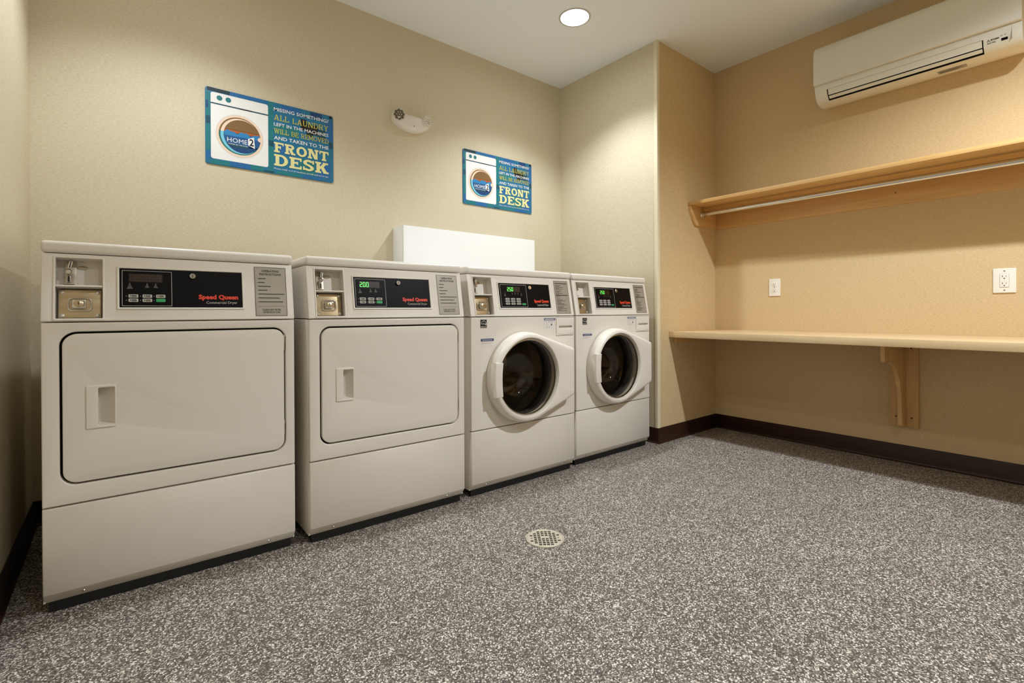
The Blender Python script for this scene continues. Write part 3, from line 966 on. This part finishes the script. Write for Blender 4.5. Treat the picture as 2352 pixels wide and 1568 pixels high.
# ------------------------------------------------------------------ slab-serif lettering for the signs
def slab(ch, t=0.19, sf=0.12):
    """polygons of one slab-serif capital in a box of height 1; returns (list of loops, width)"""
    P = []

    def R(x0, y0, x1, y1):
        P.append([(x0, y0), (x1, y0), (x1, y1), (x0, y1)])

    def D(xa, ya, xb, yb, w):                       # diagonal stroke with level ends
        P.append([(xa - w / 2, ya), (xa + w / 2, ya), (xb + w / 2, yb), (xb - w / 2, yb)] if ya < yb else
                 [(xb - w / 2, yb), (xb + w / 2, yb), (xa + w / 2, ya), (xa - w / 2, ya)])

    def A(cx, cy, rx, ry, w, a0, a1, n=14, wy=None):
        wy = wy or w * 0.72
        for k in range(n):
            p = []
            for aa in (a0 + (a1 - a0) * k / n, a0 + (a1 - a0) * (k + 1) / n):
                a = math.radians(aa)
                p.append(((cx + rx * math.cos(a), cy + ry * math.sin(a)), (cx + (rx - w) * math.cos(a), cy + (ry - wy) * math.sin(a))))
            P.append([p[0][0], p[1][0], p[1][1], p[0][1]])
    so = 0.09
    if ch in 'FE':
        w = 0.82
        R(so, 0, so + t, 1)
        R(0, 1 - sf, w, 1)
        R(w - 0.11, 0.70, w, 1)
        R(so, 0.45, 0.58, 0.45 + sf)
        R(0.50, 0.36, 0.58, 0.66)
        if ch == 'E':
            R(0, 0, w, sf)
            R(w - 0.11, 0, w, 0.30)
        else:
            R(0, 0, 2 * so + t + 0.06, sf)
    elif ch == 'L':
        w = 0.78
        R(so, 0, so + t, 1)
        R(0, 1 - sf, 2 * so + t, 1)
        R(0, 0, w, sf)
        R(w - 0.11, 0, w, 0.36)
    elif ch == 'I':
        w = 2 * so + t
        R(so, 0, so + t, 1)
        R(0, 0, w, sf)
        R(0, 1 - sf, w, 1)
    elif ch == 'T':
        w = 0.86
        R(w / 2 - t / 2, 0, w / 2 + t / 2, 1)
        R(w / 2 - t / 2 - so, 0, w / 2 + t / 2 + so, sf)
        R(0, 1 - sf, w, 1)
        R(0, 0.66, 0.11, 1)
        R(w - 0.11, 0.66, w, 1)
    elif ch == 'D':
        w = 0.9
        R(so, 0, so + t, 1)
        R(0, 0, 0.46, sf)
        R(0, 1 - sf, 0.46, 1)
        A(0.42, 0.5, w - 0.42, 0.5, t, -90, 90, wy=sf)
    elif ch in 'RB':
        w = 0.9
        R(so, 0, so + t, 1)
        R(0, 1 - sf, 0.5, 1)
        A(0.5, 0.74, 0.32, 0.26, t * 0.95, -90, 90, wy=sf)
        R(so, 0.48, 0.5, 0.48 + sf)
        if ch == 'R':
            R(0, 0, 2 * so + t, sf)
            D(w - 0.2, 0, 0.48, 0.5, t * 1.15)
            R(w - 0.34, 0, w + 0.02, sf)
            w += 0.02
        else:
            R(0, 0, 0.5, sf)
            A(0.52, 0.29, 0.36, 0.29, t, -90, 90, wy=sf)
    elif ch == 'O':
        w = 0.94
        A(w / 2, 0.5, w / 2, 0.51, t, 0, 360, 32, wy=sf * 1.1)
    elif ch == 'U':
        w = 0.92
        R(so, 0.34, so + t, 1)
        R(w - so - t * 0.8, 0.34, w - so, 1)
        A(w / 2, 0.36, w / 2 - so, 0.37, t, 180, 360, wy=sf)
        R(0, 1 - sf, 2 * so + t, 1)
        R(w - 2 * so - t * 0.8, 1 - sf, w, 1)
    elif ch == 'S':
        w = 0.76
        A(0.38, 0.72, 0.36, 0.29, t, 20, 250, 18, wy=sf * 1.05)
        A(0.38, 0.27, 0.37, 0.28, t, -160, 75, 18, wy=sf * 1.05)
        D(0.5, 0.40, 0.27, 0.60, t * 1.3)
        R(w - 0.12, 0.66, w, 0.98)
        R(0, 0.02, 0.12, 0.34)
    elif ch == 'K':
        w = 0.96
        R(so, 0, so + t, 1)
        R(0, 0, 2 * so + t, sf)
        R(0, 1 - sf, 2 * so + t, 1)
        D(0.34, 0.38, w - 0.22, 1, t * 1.1)
        D(w - 0.2, 0, 0.46, 0.6, t * 1.25)
        R(w - 0.38, 0, w, sf)
        R(w - 0.42, 1 - sf, w - 0.04, 1)
    elif ch in 'NM':
        w = 0.98 if ch == 'N' else 1.16
        R(so, 0, so + t * 0.8, 1)
        R(w - so - t * 0.8, 0, w - so, 1)
        if ch == 'N':
            D(w - so - t * 0.6, 0, so + t * 0.6, 1, t * 1.2)
        else:
            D(w / 2, 0.15, so + t * 0.6, 1, t)
            D(w / 2, 0.15, w - so - t * 0.6, 1, t)
            R(w - 2 * so - t * 0.8, 0, w, sf)
        R(0, 0, 2 * so + t * 0.8, sf)
        R(0, 1 - sf, so + t * 0.8, 1)
        R(w - 2 * so - t * 0.8, 1 - sf, w, 1)
    elif ch == 'A':
        w = 0.98
        D(0.16, 0, w / 2 - 0.03, 1, t * 0.85)
        D(w - 0.18, 0, w / 2 + 0.01, 1, t * 1.1)
        R(0.25, 0.26, w - 0.25, 0.26 + sf)
        R(0, 0, 0.36, sf)
        R(w - 0.4, 0, w, sf)
    elif ch in 'VW':
        w = 0.98 if ch == 'V' else 1.36
        xs = [0.16, 0.49, w - 0.16] if ch == 'V' else [0.15, 0.42, 0.68, 0.94, w - 0.15]
        for k in range(len(xs) - 1):
            ya, yb = (1, 0) if k % 2 == 0 else (0, 1)
            D(xs[k], ya, xs[k + 1], yb, t * (1.05 if k % 2 == 0 else 0.8))
        R(0, 1 - sf, 0.34, 1)
        R(w - 0.34, 1 - sf, w, 1)
        if ch == 'W':
            R(0.54, 1 - sf, 0.82, 1)
    elif ch == 'Y':
        w = 0.94
        D(w / 2, 0.42, 0.17, 1, t)
        D(w / 2, 0.42, w - 0.17, 1, t * 0.85)
        R(w / 2 - t / 2, 0, w / 2 + t / 2, 0.5)
        R(w / 2 - t / 2 - so, 0, w / 2 + t / 2 + so, sf)
        R(0, 1 - sf, 0.34, 1)
        R(w - 0.34, 1 - sf, w, 1)
    else:
        w = 0.42
    return P, w


def slab_text(g, s, x0, y0, x1, y1, h, fr, mi=0, t=0.19, sf=0.12, gap=0.09):
    x = 0
    polys = []
    for ch in s:
        P, w = slab(ch, t, sf)
        polys += [([(px + x, py) for px, py in p], k) for k, p in enumerate(P)]
        x += w + gap
    x -= gap
    for p, k in polys:
        q = [(x0 + px / x * (x1 - x0), y0 + py * (y1 - y0)) for px, py in p]
        if area2(q) < 0:
            q.reverse()
        g.add([(a, b, h + 0.00005 * k) for a, b in q], [tuple(range(len(q)))], mi, fr)


SW, SH = 0.6185, 0.3755


def wall_sign(x, z, label):
    t = thing('wall_sign', label, 'sign', (x, -0.0004, z), 0, 'laundry notice signs')
    fr = FRONT

    def U(u, v):
        return (u * SW, v * SH)

    def RR(u0, v0, u1, v1, r=0.0):
        return rrect(u0 * SW, v0 * SH, u1 * SW, v1 * SH, r)
    G().plate([rrect(0, 0, SW, SH, 0.012)], 0.0, 0.006, 0.0006, fr).build('board', M_S['base'], t)
    h = 0.0064
    names = ['blue', 'teal', 'deep', 'navy', 'dark', 'black', 'green']
    g = G()
    for k, u0, v0, u1, v1 in [('dark', 0.012, 0.952, 0.17, 0.996), ('teal', 0.004, 0.62, 0.036, 0.93), ('navy', 0.004, 0.72, 0.02, 0.82), ('deep', 0.004, 0.52, 0.034, 0.62),
                              ('teal', 0.004, 0.17, 0.036, 0.52), ('blue', 0.004, 0.06, 0.036, 0.16), ('teal', 0.03, 0.006, 0.17, 0.06), ('blue', 0.17, 0.006, 0.32, 0.07),
                              ('teal', 0.32, 0.006, 0.42, 0.07), ('deep', 0.42, 0.006, 0.50, 0.03), ('teal', 0.456, 0.46, 0.496, 0.996), ('deep', 0.456, 0.375, 0.496, 0.455),
                              ('teal', 0.456, 0.03, 0.496, 0.375), ('blue', 0.17, 0.955, 0.45, 0.996), ('blue', 0.56, 0.90, 0.72, 0.996), ('navy', 0.80, 0.90, 0.90, 0.996),
                              ('black', 0.718, 0.70, 0.765, 0.857), ('black', 0.765, 0.66, 0.865, 0.80), ('deep', 0.865, 0.62, 0.93, 0.76), ('dark', 0.765, 0.62, 0.82, 0.66), ('black', 0.962, 0.955, 0.990, 0.992),
                              ('deep', 0.962, 0.51, 0.996, 0.606), ('blue', 0.93, 0.62, 0.996, 0.92), ('teal', 0.52, 0.006, 0.72, 0.055), ('blue', 0.74, 0.006, 0.9, 0.05),
                              ('teal', 0.50, 0.56, 0.70, 0.70), ('blue', 0.50, 0.30, 0.64, 0.44), ('teal', 0.70, 0.06, 0.84, 0.28), ('blue', 0.86, 0.06, 0.97, 0.30)]:
        g.flat([RR(u0, v0, u1, v1)], h + 0.0003 * (k in ('navy', 'black', 'dark')), fr, names.index(k))
    g.build('colour_patches', [M_S[k] for k in names], t)
    # washing machine drawing
    g = G()
    g.flat([RR(0.037, 0.073, 0.454, 0.942, 0.011)], h + 0.0004, fr, 0)
    h1 = h + 0.0008
    for u in (0.098, 0.160):
        g.flat([circle(u * SW, 0.879 * SH, 0.0125, 24)], h1, fr, 1)
    g.flat([RR(0.037, 0.789, 0.454, 0.806)], h1, fr, 2)
    g.flat([RR(0.24, 0.789, 0.33, 0.806)], h1 + 0.0001, fr, 3)
    g.build('machine_drawing', [M_S['white'], M_S['teal'], M_S['deep'], M_S['black']], t)
    cx, cy = 0.243 * SW, 0.424 * SH
    g = G()
    g.flat([circle(cx, cy, 0.1075, 64)], h1, fr, 0)
    g.flat([circle(cx, cy, 0.1035, 64)], h1 + 0.0002, fr, 1)
    r = 0.094
    h2 = h1 + 0.0004

    def seg(rr, ylo, yhi, hh, mi, dx=0.0, wave=0.0):
        n = 40
        ylo, yhi = max(ylo, -rr), min(yhi, rr)
        L, Rr = [], []
        for k in range(n + 1):
            y = ylo + (yhi - ylo) * k / n
            xx = math.sqrt(max(rr * rr - y * y, 0))
            L.append((cx + dx - xx, cy + y))
            Rr.append((cx + dx + xx, cy + y))
        pts = Rr + L[::-1]
        clean = [pts[0]]
        for p in pts[1:]:
            if abs(p[0] - clean[-1][0]) + abs(p[1] - clean[-1][1]) > 1e-6:
                clean.append(p)
        g.flat([clean], hh, fr, mi)
    seg(r, 0.012, r, h2, 2)                     # brown sky
    seg(r, -r, 0.013, h2, 4)                    # teal edge
    r2 = 0.083
    # crescent
    seg(0.0885, 0.012, 0.0885, h2 + 0.0001, 5, 0.002)
    seg(0.0885, -0.0885, 0.012, h2 + 0.0001, 6, 0.002)
    g.m[-1] = g.m[-1]
    seg(r2, 0.026, r2, h2 + 0.0002, 2, 0.010)
    seg(r2, 0.012, 0.027, h2 + 0.0002, 3, 0.010)
    seg(r2, -0.050, 0.013, h2 + 0.0002, 7, 0.010)
    seg(r2, -r2, -0.045, h2 + 0.0002, 8, 0.010)
    # waves
    wv = []
    nn = 48
    for k in range(nn + 1):
        x = -0.070 + 0.158 * k / nn
        wv.append((cx + x, cy + 0.017 + 0.0055 * math.sin(x * 95) + 0.003 * math.sin(x * 210 + 1)))
    g.flat([[(cx - 0.070, cy - 0.004), (cx + 0.088, cy - 0.004)] + wv[::-1]], h2 + 0.0003, fr, 9)
    g.flat([[(cx - 0.03, cy - 0.06), (cx + 0.035, cy - 0.058), (cx + 0.04, cy - 0.045), (cx - 0.045, cy - 0.045)]], h2 + 0.0003, fr, 10)
    g.flat([circle(cx + 0.092, cy + 0.001, 0.0115, 24)], h2 + 0.0004, fr, 1)
    g.build('porthole_drawing', [M_S['ring'], M_S['pale'], M_S['brown'], M_S['orange'], M_S['green'], M_S['pale'], M_S['cyan'], M_S['grad'], M_S['navy'], M_S['sky'], M_S['deep']], t)
    g = G()
    h3 = h2 + 0.0008
    g.text('HOME', 0.150 * SW, 0.328 * SH, 0.296 * SW, 0.388 * SH, h3, fr, bold=0.0)
    g.text('SUITES BY HILTON', 0.157 * SW, 0.296 * SH, 0.297 * SW, 0.312 * SH, h3, fr)
    g.flat([[U(0.301, 0.326), U(0.352, 0.292), U(0.345, 0.446), U(0.301, 0.414)]], h3, fr)
    g.text('2', 0.311 * SW, 0.322 * SH, 0.343 * SW, 0.418 * SH, h3 + 0.0002, fr, 1, bold=0.025)
    g.build('hotel_logo', [M_S['white'], M_S['black']], t)
    ul, ur = 0.499 * SW, 0.957 * SW
    hh = h + 0.0008
    for body, v0, v1, bold in (('MISSING SOMETHING?', 0.117, 0.068, 0.010), ('LEFT IN THE MACHINES', 0.325, 0.278, 0.010), ('AND TAKEN TO THE', 0.517, 0.466, 0.010),
                               ('Please notify us if all machines are full and not in use.', 0.940, 0.911, 0.0)):
        G().text(body, ul, (1 - v0) * SH, ur, (1 - v1) * SH, hh, fr, bold=bold).build('white_lettering', M_S['white'], t)
    for body, v0, v1, k, st, se in (('ALL LAUNDRY', 0.243, 0.165, 'gold', 0.15, 0.09), ('WILL BE REMOVED', 0.428, 0.360, 'gold', 0.15, 0.09),
                                    ('FRONT', 0.694, 0.553, 'cream', 0.24, 0.17), ('DESK', 0.882, 0.722, 'cream', 0.24, 0.17)):
        g = G()
        slab_text(g, body, ul, (1 - v0) * SH, ur, (1 - v1) * SH, hh, fr, 0, st, se)
        g.build('slab_lettering', M_S[k], t)


wall_sign(0.5105, 1.6045, 'blue laundry notice sign on the wall above the dryers')
wall_sign(2.0045, 1.6095, 'blue laundry notice sign on the wall above the washers')

# ------------------------------------------------------------------ emergency light
t = thing('emergency_light', 'white twin-head emergency light on the wall between the signs', 'light', (1.612, -0.0004, 2.065))
out = []
for k in range(25):
    x = -0.128 + 0.256 * k / 24
    out.append((x, -0.066 * math.sqrt(max(1 - (x / 0.1285) ** 2, 0)) ** 1.15))
for k in range(25):
    x = 0.128 - 0.256 * k / 24
    out.append((x, 0.036 - 0.012 * (abs(x) / 0.128) ** 2))
g = G()
ls = []
for d, hh in ((0.0, 0.0), (0.0, 0.014), (0.003, 0.030), (0.010, 0.044), (0.020, 0.053), (0.030, 0.056)):
    c = (0.0, -0.012)
    k = 1 - d / 0.062
    kx = 1 - d / 0.128
    ls.append([(c[0] + (x - c[0]) * kx, c[1] + (y - c[1]) * k, hh) for x, y in out])
g.loft(ls, FRONT, cap1=True)
hb = g.build('housing', M_PLASTIC, t, sharp=60)
G().lathe([(0.003, 0.0), (0.003, 0.0012), (0.0, 0.0012)], 12, frame((0.0, -0.0565, -0.040), (1, 0, 0), (0, 0, 1))).build('test_button', M_INK, hb)
for sx, dirn, lm in ((-1, (-0.34, -0.93, -0.12), M_LENS_SHADED), (1, (0.26, -0.95, -0.08), M_EMLENS)):  # twin lenses: left coloured as shaded, right coloured as lit
    dv = Vector(dirn).normalized()
    av = Vector((0, 0, 1)).cross(dv).normalized()
    bv = dv.cross(av)
    pos = Vector((sx * 0.092, -0.034, 0.012))
    fr = frame(pos, av, bv)
    hd = G().lathe([(0.0, -0.030), (0.020, -0.028), (0.032, -0.012), (0.0375, 0.010), (0.0385, 0.022), (0.038, 0.026), (0.036, 0.0265), (0.0355, 0.021), (0.0, 0.021)], 36, fr).build('lamp_head', M_PLASTIC, t, sharp=50)
    star = []
    for k in range(32):
        a = 2 * math.pi * k / 32
        rr = 0.0325 if (k // 2) % 2 == 0 else 0.0275
        star.append((rr * math.cos(a), rr * math.sin(a)))
    G().plate([circle(0, 0, 0.0352, 36)], 0.0205, 0.0225, 0, fr).build('reflector', M_EMLENS, hd)
    G().plate([star], 0.0225, 0.0245, 0.001, fr).build('lamp_lens', lm, hd)
    for k in range(7):
        a = 2 * math.pi * k / 6
        rr = 0.014 if k < 6 else 0
        f2 = frame(fr @ Vector((rr * math.cos(a), rr * math.sin(a), 0.0243)), av, bv)
        G().lathe([(0.0052, 0.0), (0.004, 0.0016), (0.0, 0.0022)], 10, f2).build('led', M_REFL, hd)

# ------------------------------------------------------------------ wall shelf, rod
t = thing('wall_shelf', 'maple wall shelf with cleats above the counter', 'shelf', (XS, 0, 0))
Y1 = -JOG - 0.0005
SF = -0.3665
G().box(SF, YF + 0.001, 1.6125, -0.0005, Y1, 1.6355, 0.001).build('shelf_board', M_MAPLE_Y, t)
G().box(-0.0195, YF + 0.001, 1.476, -0.0005, Y1 - 0.0195, 1.612, 0.001).build('back_cleat', M_MAPLE_Y, t)
ef = frame((0, Y1 - 0.0190, 0), (1, 0, 0), (0, 0, 1))
G().plate([[(-0.0005, 1.479), (-0.0005, 1.612), (SF + 0.006, 1.612), (SF + 0.004, 1.575), (-0.305, 1.492), (-0.29, 1.479)]], -0.0187, 0.0, 0.001, ef).build('end_cleat', M_MAPLE_X, t)
G().lathe([(0.0035, 0), (0.0035, 0.0006), (0.0, 0.0006)], 10, frame((-0.0196, -2.0, 1.543), (0, -1, 0), (0, 0, 1))).build('screw_hole', M_LOUVER, t)
t = thing('hanging_rod', 'chrome hanging rod running under the wall shelf', 'rod', (XS - 0.212, 0, 1.5645))
yr = Y1 - 0.0195
G().tube([(0, yr - 0.002, 0), (0, YF + 0.002, 0)], 0.0165, 24).build('rod', M_CHROME, t)
G().lathe([(0.0, 0.0), (0.026, 0.0), (0.026, 0.003), (0.0215, 0.006), (0.0205, 0.016), (0.0175, 0.0165), (0.0175, 0.006)], 28, frame((0, yr, 0), (1, 0, 0), (0, 0, 1))).build('flange', M_CHROME, t, sharp=45)

# ------------------------------------------------------------------ counter
t = thing('folding_counter', 'pale wood folding counter along the right wall', 'counter', (XS, 0, 0))
G().box(-0.6065, YF + 0.001, 0.694, -0.0005, Y1, 0.733, 0.0012).build('worktop', M_LAM, t)
G().box(-0.55, Y1 - 0.019, 0.655, -0.0005, Y1, 0.6935, 0.001).build('ledger', M_MAPLE_X, t)
G().box(-0.0195, YF + 0.001, 0.655, -0.0005, -2.112, 0.6935, 0.001).build('back_ledger', M_MAPLE_Y, t)
G().box(-0.0195, -1.9625, 0.655, -0.0005, Y1 - 0.02, 0.6935, 0.001).build('back_ledger', M_MAPLE_Y, t)
t = thing('counter_bracket', 'wooden bracket holding up the counter on the right wall', 'bracket', (XS, -2.036, 0))
wb = G().box(-0.0215, -0.066, 0.208, -0.0005, 0.066, 0.6935, 0.0015).build('wall_board', M_MAPLE_Z, t)
prof = [(-0.022, 0.6935), (-0.418, 0.6935), (-0.419, 0.625), (-0.411, 0.606), (-0.395, 0.597), (-0.325, 0.592)]
for k in range(13):
    a = math.radians(90 * k / 12)
    prof.append((-0.108 - 0.217 * (1 - math.sin(a)), 0.592 - 0.26 * (1 - math.cos(a))))
prof += [(-0.098, 0.26), (-0.095, 0.225), (-0.022, 0.214)]
G().plate([prof], -0.0095, 0.0095, 0.0015, frame((0, 0, 0), (1, 0, 0), (0, 0, 1))).build('gusset', M_MAPLE_Z, t)
for y, z in ((-0.034, 0.655), (-0.036, 0.262), (0.036, 0.262)):
    G().lathe([(0.0045, 0), (0.0045, 0.0006), (0, 0.0006)], 10, frame((-0.0216, y, z), (0, -1, 0), (0, 0, 1))).build('screw_hole', M_LOUVER, wb)


# ------------------------------------------------------------------ outlets
def outlet(y, z, w, hgt, decora, label):
    t = thing('wall_outlet', label, 'outlet', (XS - 0.0004, y, z), 0, 'white wall outlets')
    fr = frame((0, 0, 0), (0, -1, 0), (0, 0, 1))
    G().plate([rrect(-w / 2, -hgt / 2, w / 2, hgt / 2, 0.004)], 0, 0.006, 0.0025, fr).build('cover_plate', M_OUTLET, t, sharp=60)
    if decora:
        b = G().plate([rrect(-0.0165, -0.033, 0.0165, 0.033, 0.003)], 0.004, 0.0085, 0.001, fr).build('receptacle', M_OUTLET, t)
        G().flat([rrect(-0.0178, -0.0343, 0.0178, 0.0343, 0.003), rrect(-0.0165, -0.033, 0.0165, 0.033, 0.003)[::-1]], 0.0063, fr).build('seam', M_GREYINK, b)
        zs = (-0.019, 0.017)
        hh = 0.0088
        fs = [b, b]
        g = G()
        for k, (x0, c) in enumerate(((-0.008, 0), (0.001, 0))):
            G().plate([rrect(x0, -0.0035, x0 + 0.007, 0.0025, 0.0008)], 0.0085, 0.0095, 0.0004, fr).build('test_button', M_OUTLET, b)
    else:
        fs = []
        for zz in (-0.0195, 0.0195):
            lp = [p for p in circle(0, zz, 0.0172, 40)]
            lp = [(x, max(min(y_, zz + 0.0142), zz - 0.0142)) for x, y_ in lp]
            fs.append(G().plate([lp], 0.004, 0.0078, 0.0008, fr).build('receptacle', M_OUTLET, t))
        zs = (-0.0195, 0.0195)
        hh = 0.0082
        G().lathe([(0.0035, 0.0055), (0.0035, 0.0066), (0, 0.007)], 12, fr).build('screw', M_REFL, t)
    for zz, f in zip(zs, fs):
        g = G()
        g.flat([rrect(-0.0078, zz + 0.001, -0.0054, zz + 0.0095)], hh, fr)
        g.flat([rrect(0.0054, zz + 0.002, 0.0074, zz + 0.0085)], hh, fr)
        g.flat([circle(0, zz - 0.006, 0.0028, 14)], hh, fr)
        g.build('slots', M_INK, f)
    if decora:
        for zz in (-0.0485, 0.0485):
            G().lathe([(0.0035, 0.0055), (0.0035, 0.0066), (0, 0.007)], 12, frame((0, 0, zz), (0, -1, 0), (0, 0, 1))).build('screw', M_REFL, t)


outlet(-1.329, 1.0275, 0.074, 0.117, False, 'small white duplex outlet above the counter, nearer the corner')
outlet(-2.440, 1.017, 0.084, 0.124, True, 'larger white square-faced outlet above the counter, at the right edge')

# ------------------------------------------------------------------ air conditioner
AY0, AY1 = -1.650, -2.521
t = thing('air_conditioner', 'white wall-mounted split air conditioner high on the right wall', 'air conditioner', (XS, 0, 0))


def ext(prof, y0, y1, g):
    """profile of (offset from wall, z) drawn out along y"""
    g.loft([[(-o, y0, z) for o, z in prof], [(-o, y1, z) for o, z in prof]], cap0=True, cap1=True)


back = [(0.0005, 2.140), (0.0005, 2.452), (0.030, 2.460), (0.185, 2.455), (0.205, 2.443), (0.208, 2.30), (0.209, 2.219)]
full = back + [(0.2085, 2.205), (0.2035, 2.185), (0.196, 2.164), (0.188, 2.149), (0.168, 2.130), (0.14, 2.120), (0.10, 2.1165), (0.05, 2.124)]
cut = back + [(0.2085, 2.205), (0.2035, 2.1845), (0.185, 2.200), (0.135, 2.165), (0.1635, 2.1277), (0.14, 2.120), (0.10, 2.1165), (0.05, 2.124)]
VA, VB = -1.712, -2.388
g = G()
ext(full, AY0, VA, g)
ext(cut, VA, VB, g)
ext(full, VB, AY1, g)
body = g.build('housing', M_AC, t, sharp=30)
g = G()
ext([(0.210, 2.221), (0.212, 2.219), (0.222, 2.219), (0.2265, 2.222), (0.2285, 2.23), (0.2285, 2.32), (0.226, 2.40), (0.221, 2.422), (0.208, 2.440), (0.2095, 2.30)], AY0 + 0.0005, AY1 - 0.0005, g)
g.build('front_cover', M_AC, t, sharp=50)
# dark air outlet lining and two vanes
lin_ = [(0.2025, 2.1855), (0.1855, 2.1995), (0.1358, 2.1648), (0.1642, 2.1290)]
g2 = G()
ax = [(-o, VA - 0.0006, z) for o, z in lin_]
bx_ = [(-o, VB + 0.0006, z) for o, z in lin_]
g2.add(ax + bx_, [(0, 4, 5, 1), (1, 5, 6, 2), (2, 6, 7, 3), (0, 1, 2, 3), (7, 6, 5, 4)], 0)
g2.build('air_outlet', M_LOUVER, t, smooth=False)


def vane(p, q, th, name):
    d = Vector((q[0] - p[0], q[1] - p[1])).normalized()
    n = Vector((d.y, -d.x))
    if n.y > 0:
        n = -n
    P, Q = Vector(p), Vector(q)
    pr = [P, Q, Q - n * th, P - n * th]
    g = G()
    ext([(v.x, v.y) for v in pr], VA - 0.006, VB + 0.005, g)
    g.build(name, M_AC, t, smooth=False)


vane((0.2032, 2.1835), (0.1905, 2.1530), 0.005, 'vane')
vane((0.1865, 2.1470), (0.1735, 2.1350), 0.005, 'vane')
sf_ = frame((-0.1882, 0, 2.1490), (0, -1, 0), (-0.0155, 0, 0.036))
g = G()
lx, ly = 2.4062, 0.0265
for ang in (90, 210, 330):
    a = math.radians(ang)
    c = Vector((lx, ly))
    u = Vector((math.cos(a), math.sin(a)))
    w = Vector((-u.y, u.x))
    g.flat([[tuple(c), tuple(c + u * 0.0035 - w * 0.0021), tuple(c + u * 0.007), tuple(c + u * 0.0035 + w * 0.0021)]], 0.0014, sf_)
g.text('MITSUBISHI', 2.4145, 0.0235, 2.4430, 0.0315, 0.0014, sf_, bold=0.03)
g.text('ELECTRIC', 2.4020, 0.0115, 2.4315, 0.0185, 0.0014, sf_, bold=0.03)
g.build('maker_lettering', M_INK, body)
g = G()
g.plate([rrect(2.4500, 0.0100, 2.4725, 0.0215, 0.001)], -0.001, 0.0018, 0, sf_)
g.build('signal_window', M_BLACK, body)
g = G()
g.flat([circle(2.4520, 0.0335, 0.0030, 14)], 0.0018, sf_)
g.flat([[(2.4615, 0.0360), (2.4650, 0.0305), (2.4690, 0.0365)]], 0.0018, sf_)
g.build('indicator_marks', M_PLATEG, body)
g = G()
bf = frame((-0.140, 0, 2.1200), (0, -1, 0), (-0.040, 0, 0.0035))
g.flat([rrect(2.205, -0.036, 2.318, -0.004)], 0.0018, bf)
g.build('rating_label', M_PLATEG, body)
g = G()
for k in range(3):
    g.flat([rrect(2.212, -0.030 + k * 0.008, 2.212 + 0.07 + 0.01 * k, -0.027 + k * 0.008)], 0.0022, bf)
g.build('label_print', M_INK, body)
g = G()
g.box(-0.2089, -2.4875, 2.155, -0.188, -2.4868, 2.212)
g.build('panel_seam', M_GREYINK, body)

# ------------------------------------------------------------------ floor drain
t = thing('floor_drain', 'round pale metal floor drain in the open floor', 'drain', (1.444, -1.418, 0.0003))
ga = math.radians(-36)
fl = frame((0, 0, 0), (math.cos(ga), math.sin(ga), 0), (-math.sin(ga), math.cos(ga), 0))
sq = []
p = 0.0148
hw = 0.0054
for i in range(-5, 5):
    for j in range(-5, 5):
        x, y = (i + 0.5) * p, (j + 0.5) * p
        if math.hypot(abs(x) + hw, abs(y) + hw) < 0.0665 and not (i in (-4, 3) and j in (-1, 0)) and not (i in (-1, 0) and j == 0):
            sq.append(rrect(x - hw, y - hw, x + hw, y + hw))
ring = G().plate([circle(0, 0, 0.074, 56), circle(0, 0, 0.0693, 56)], 0.0, 0.0035, 0.0012, fl).build('rim', M_DRAIN, t)
G().plate([circle(0, 0, 0.0686, 56)] + sq, 0.0006, 0.0026, 0, fl).build('grate', M_DRAIN, t, smooth=False)
for x in (-3.5 * p, 3.5 * p):
    G().lathe([(0.0045, 0.0026), (0.0045, 0.0032), (0.0, 0.0036)], 14, frame(fl @ Vector((x, 0, 0)), (1, 0, 0), (0, 1, 0))).build('screw', M_CHROME, t)
G().flat([circle(0, 0, 0.069, 40)], 0.0002, fl).build('drain_sump', M_LOUVER, t)

bpy.context.view_layer.update()
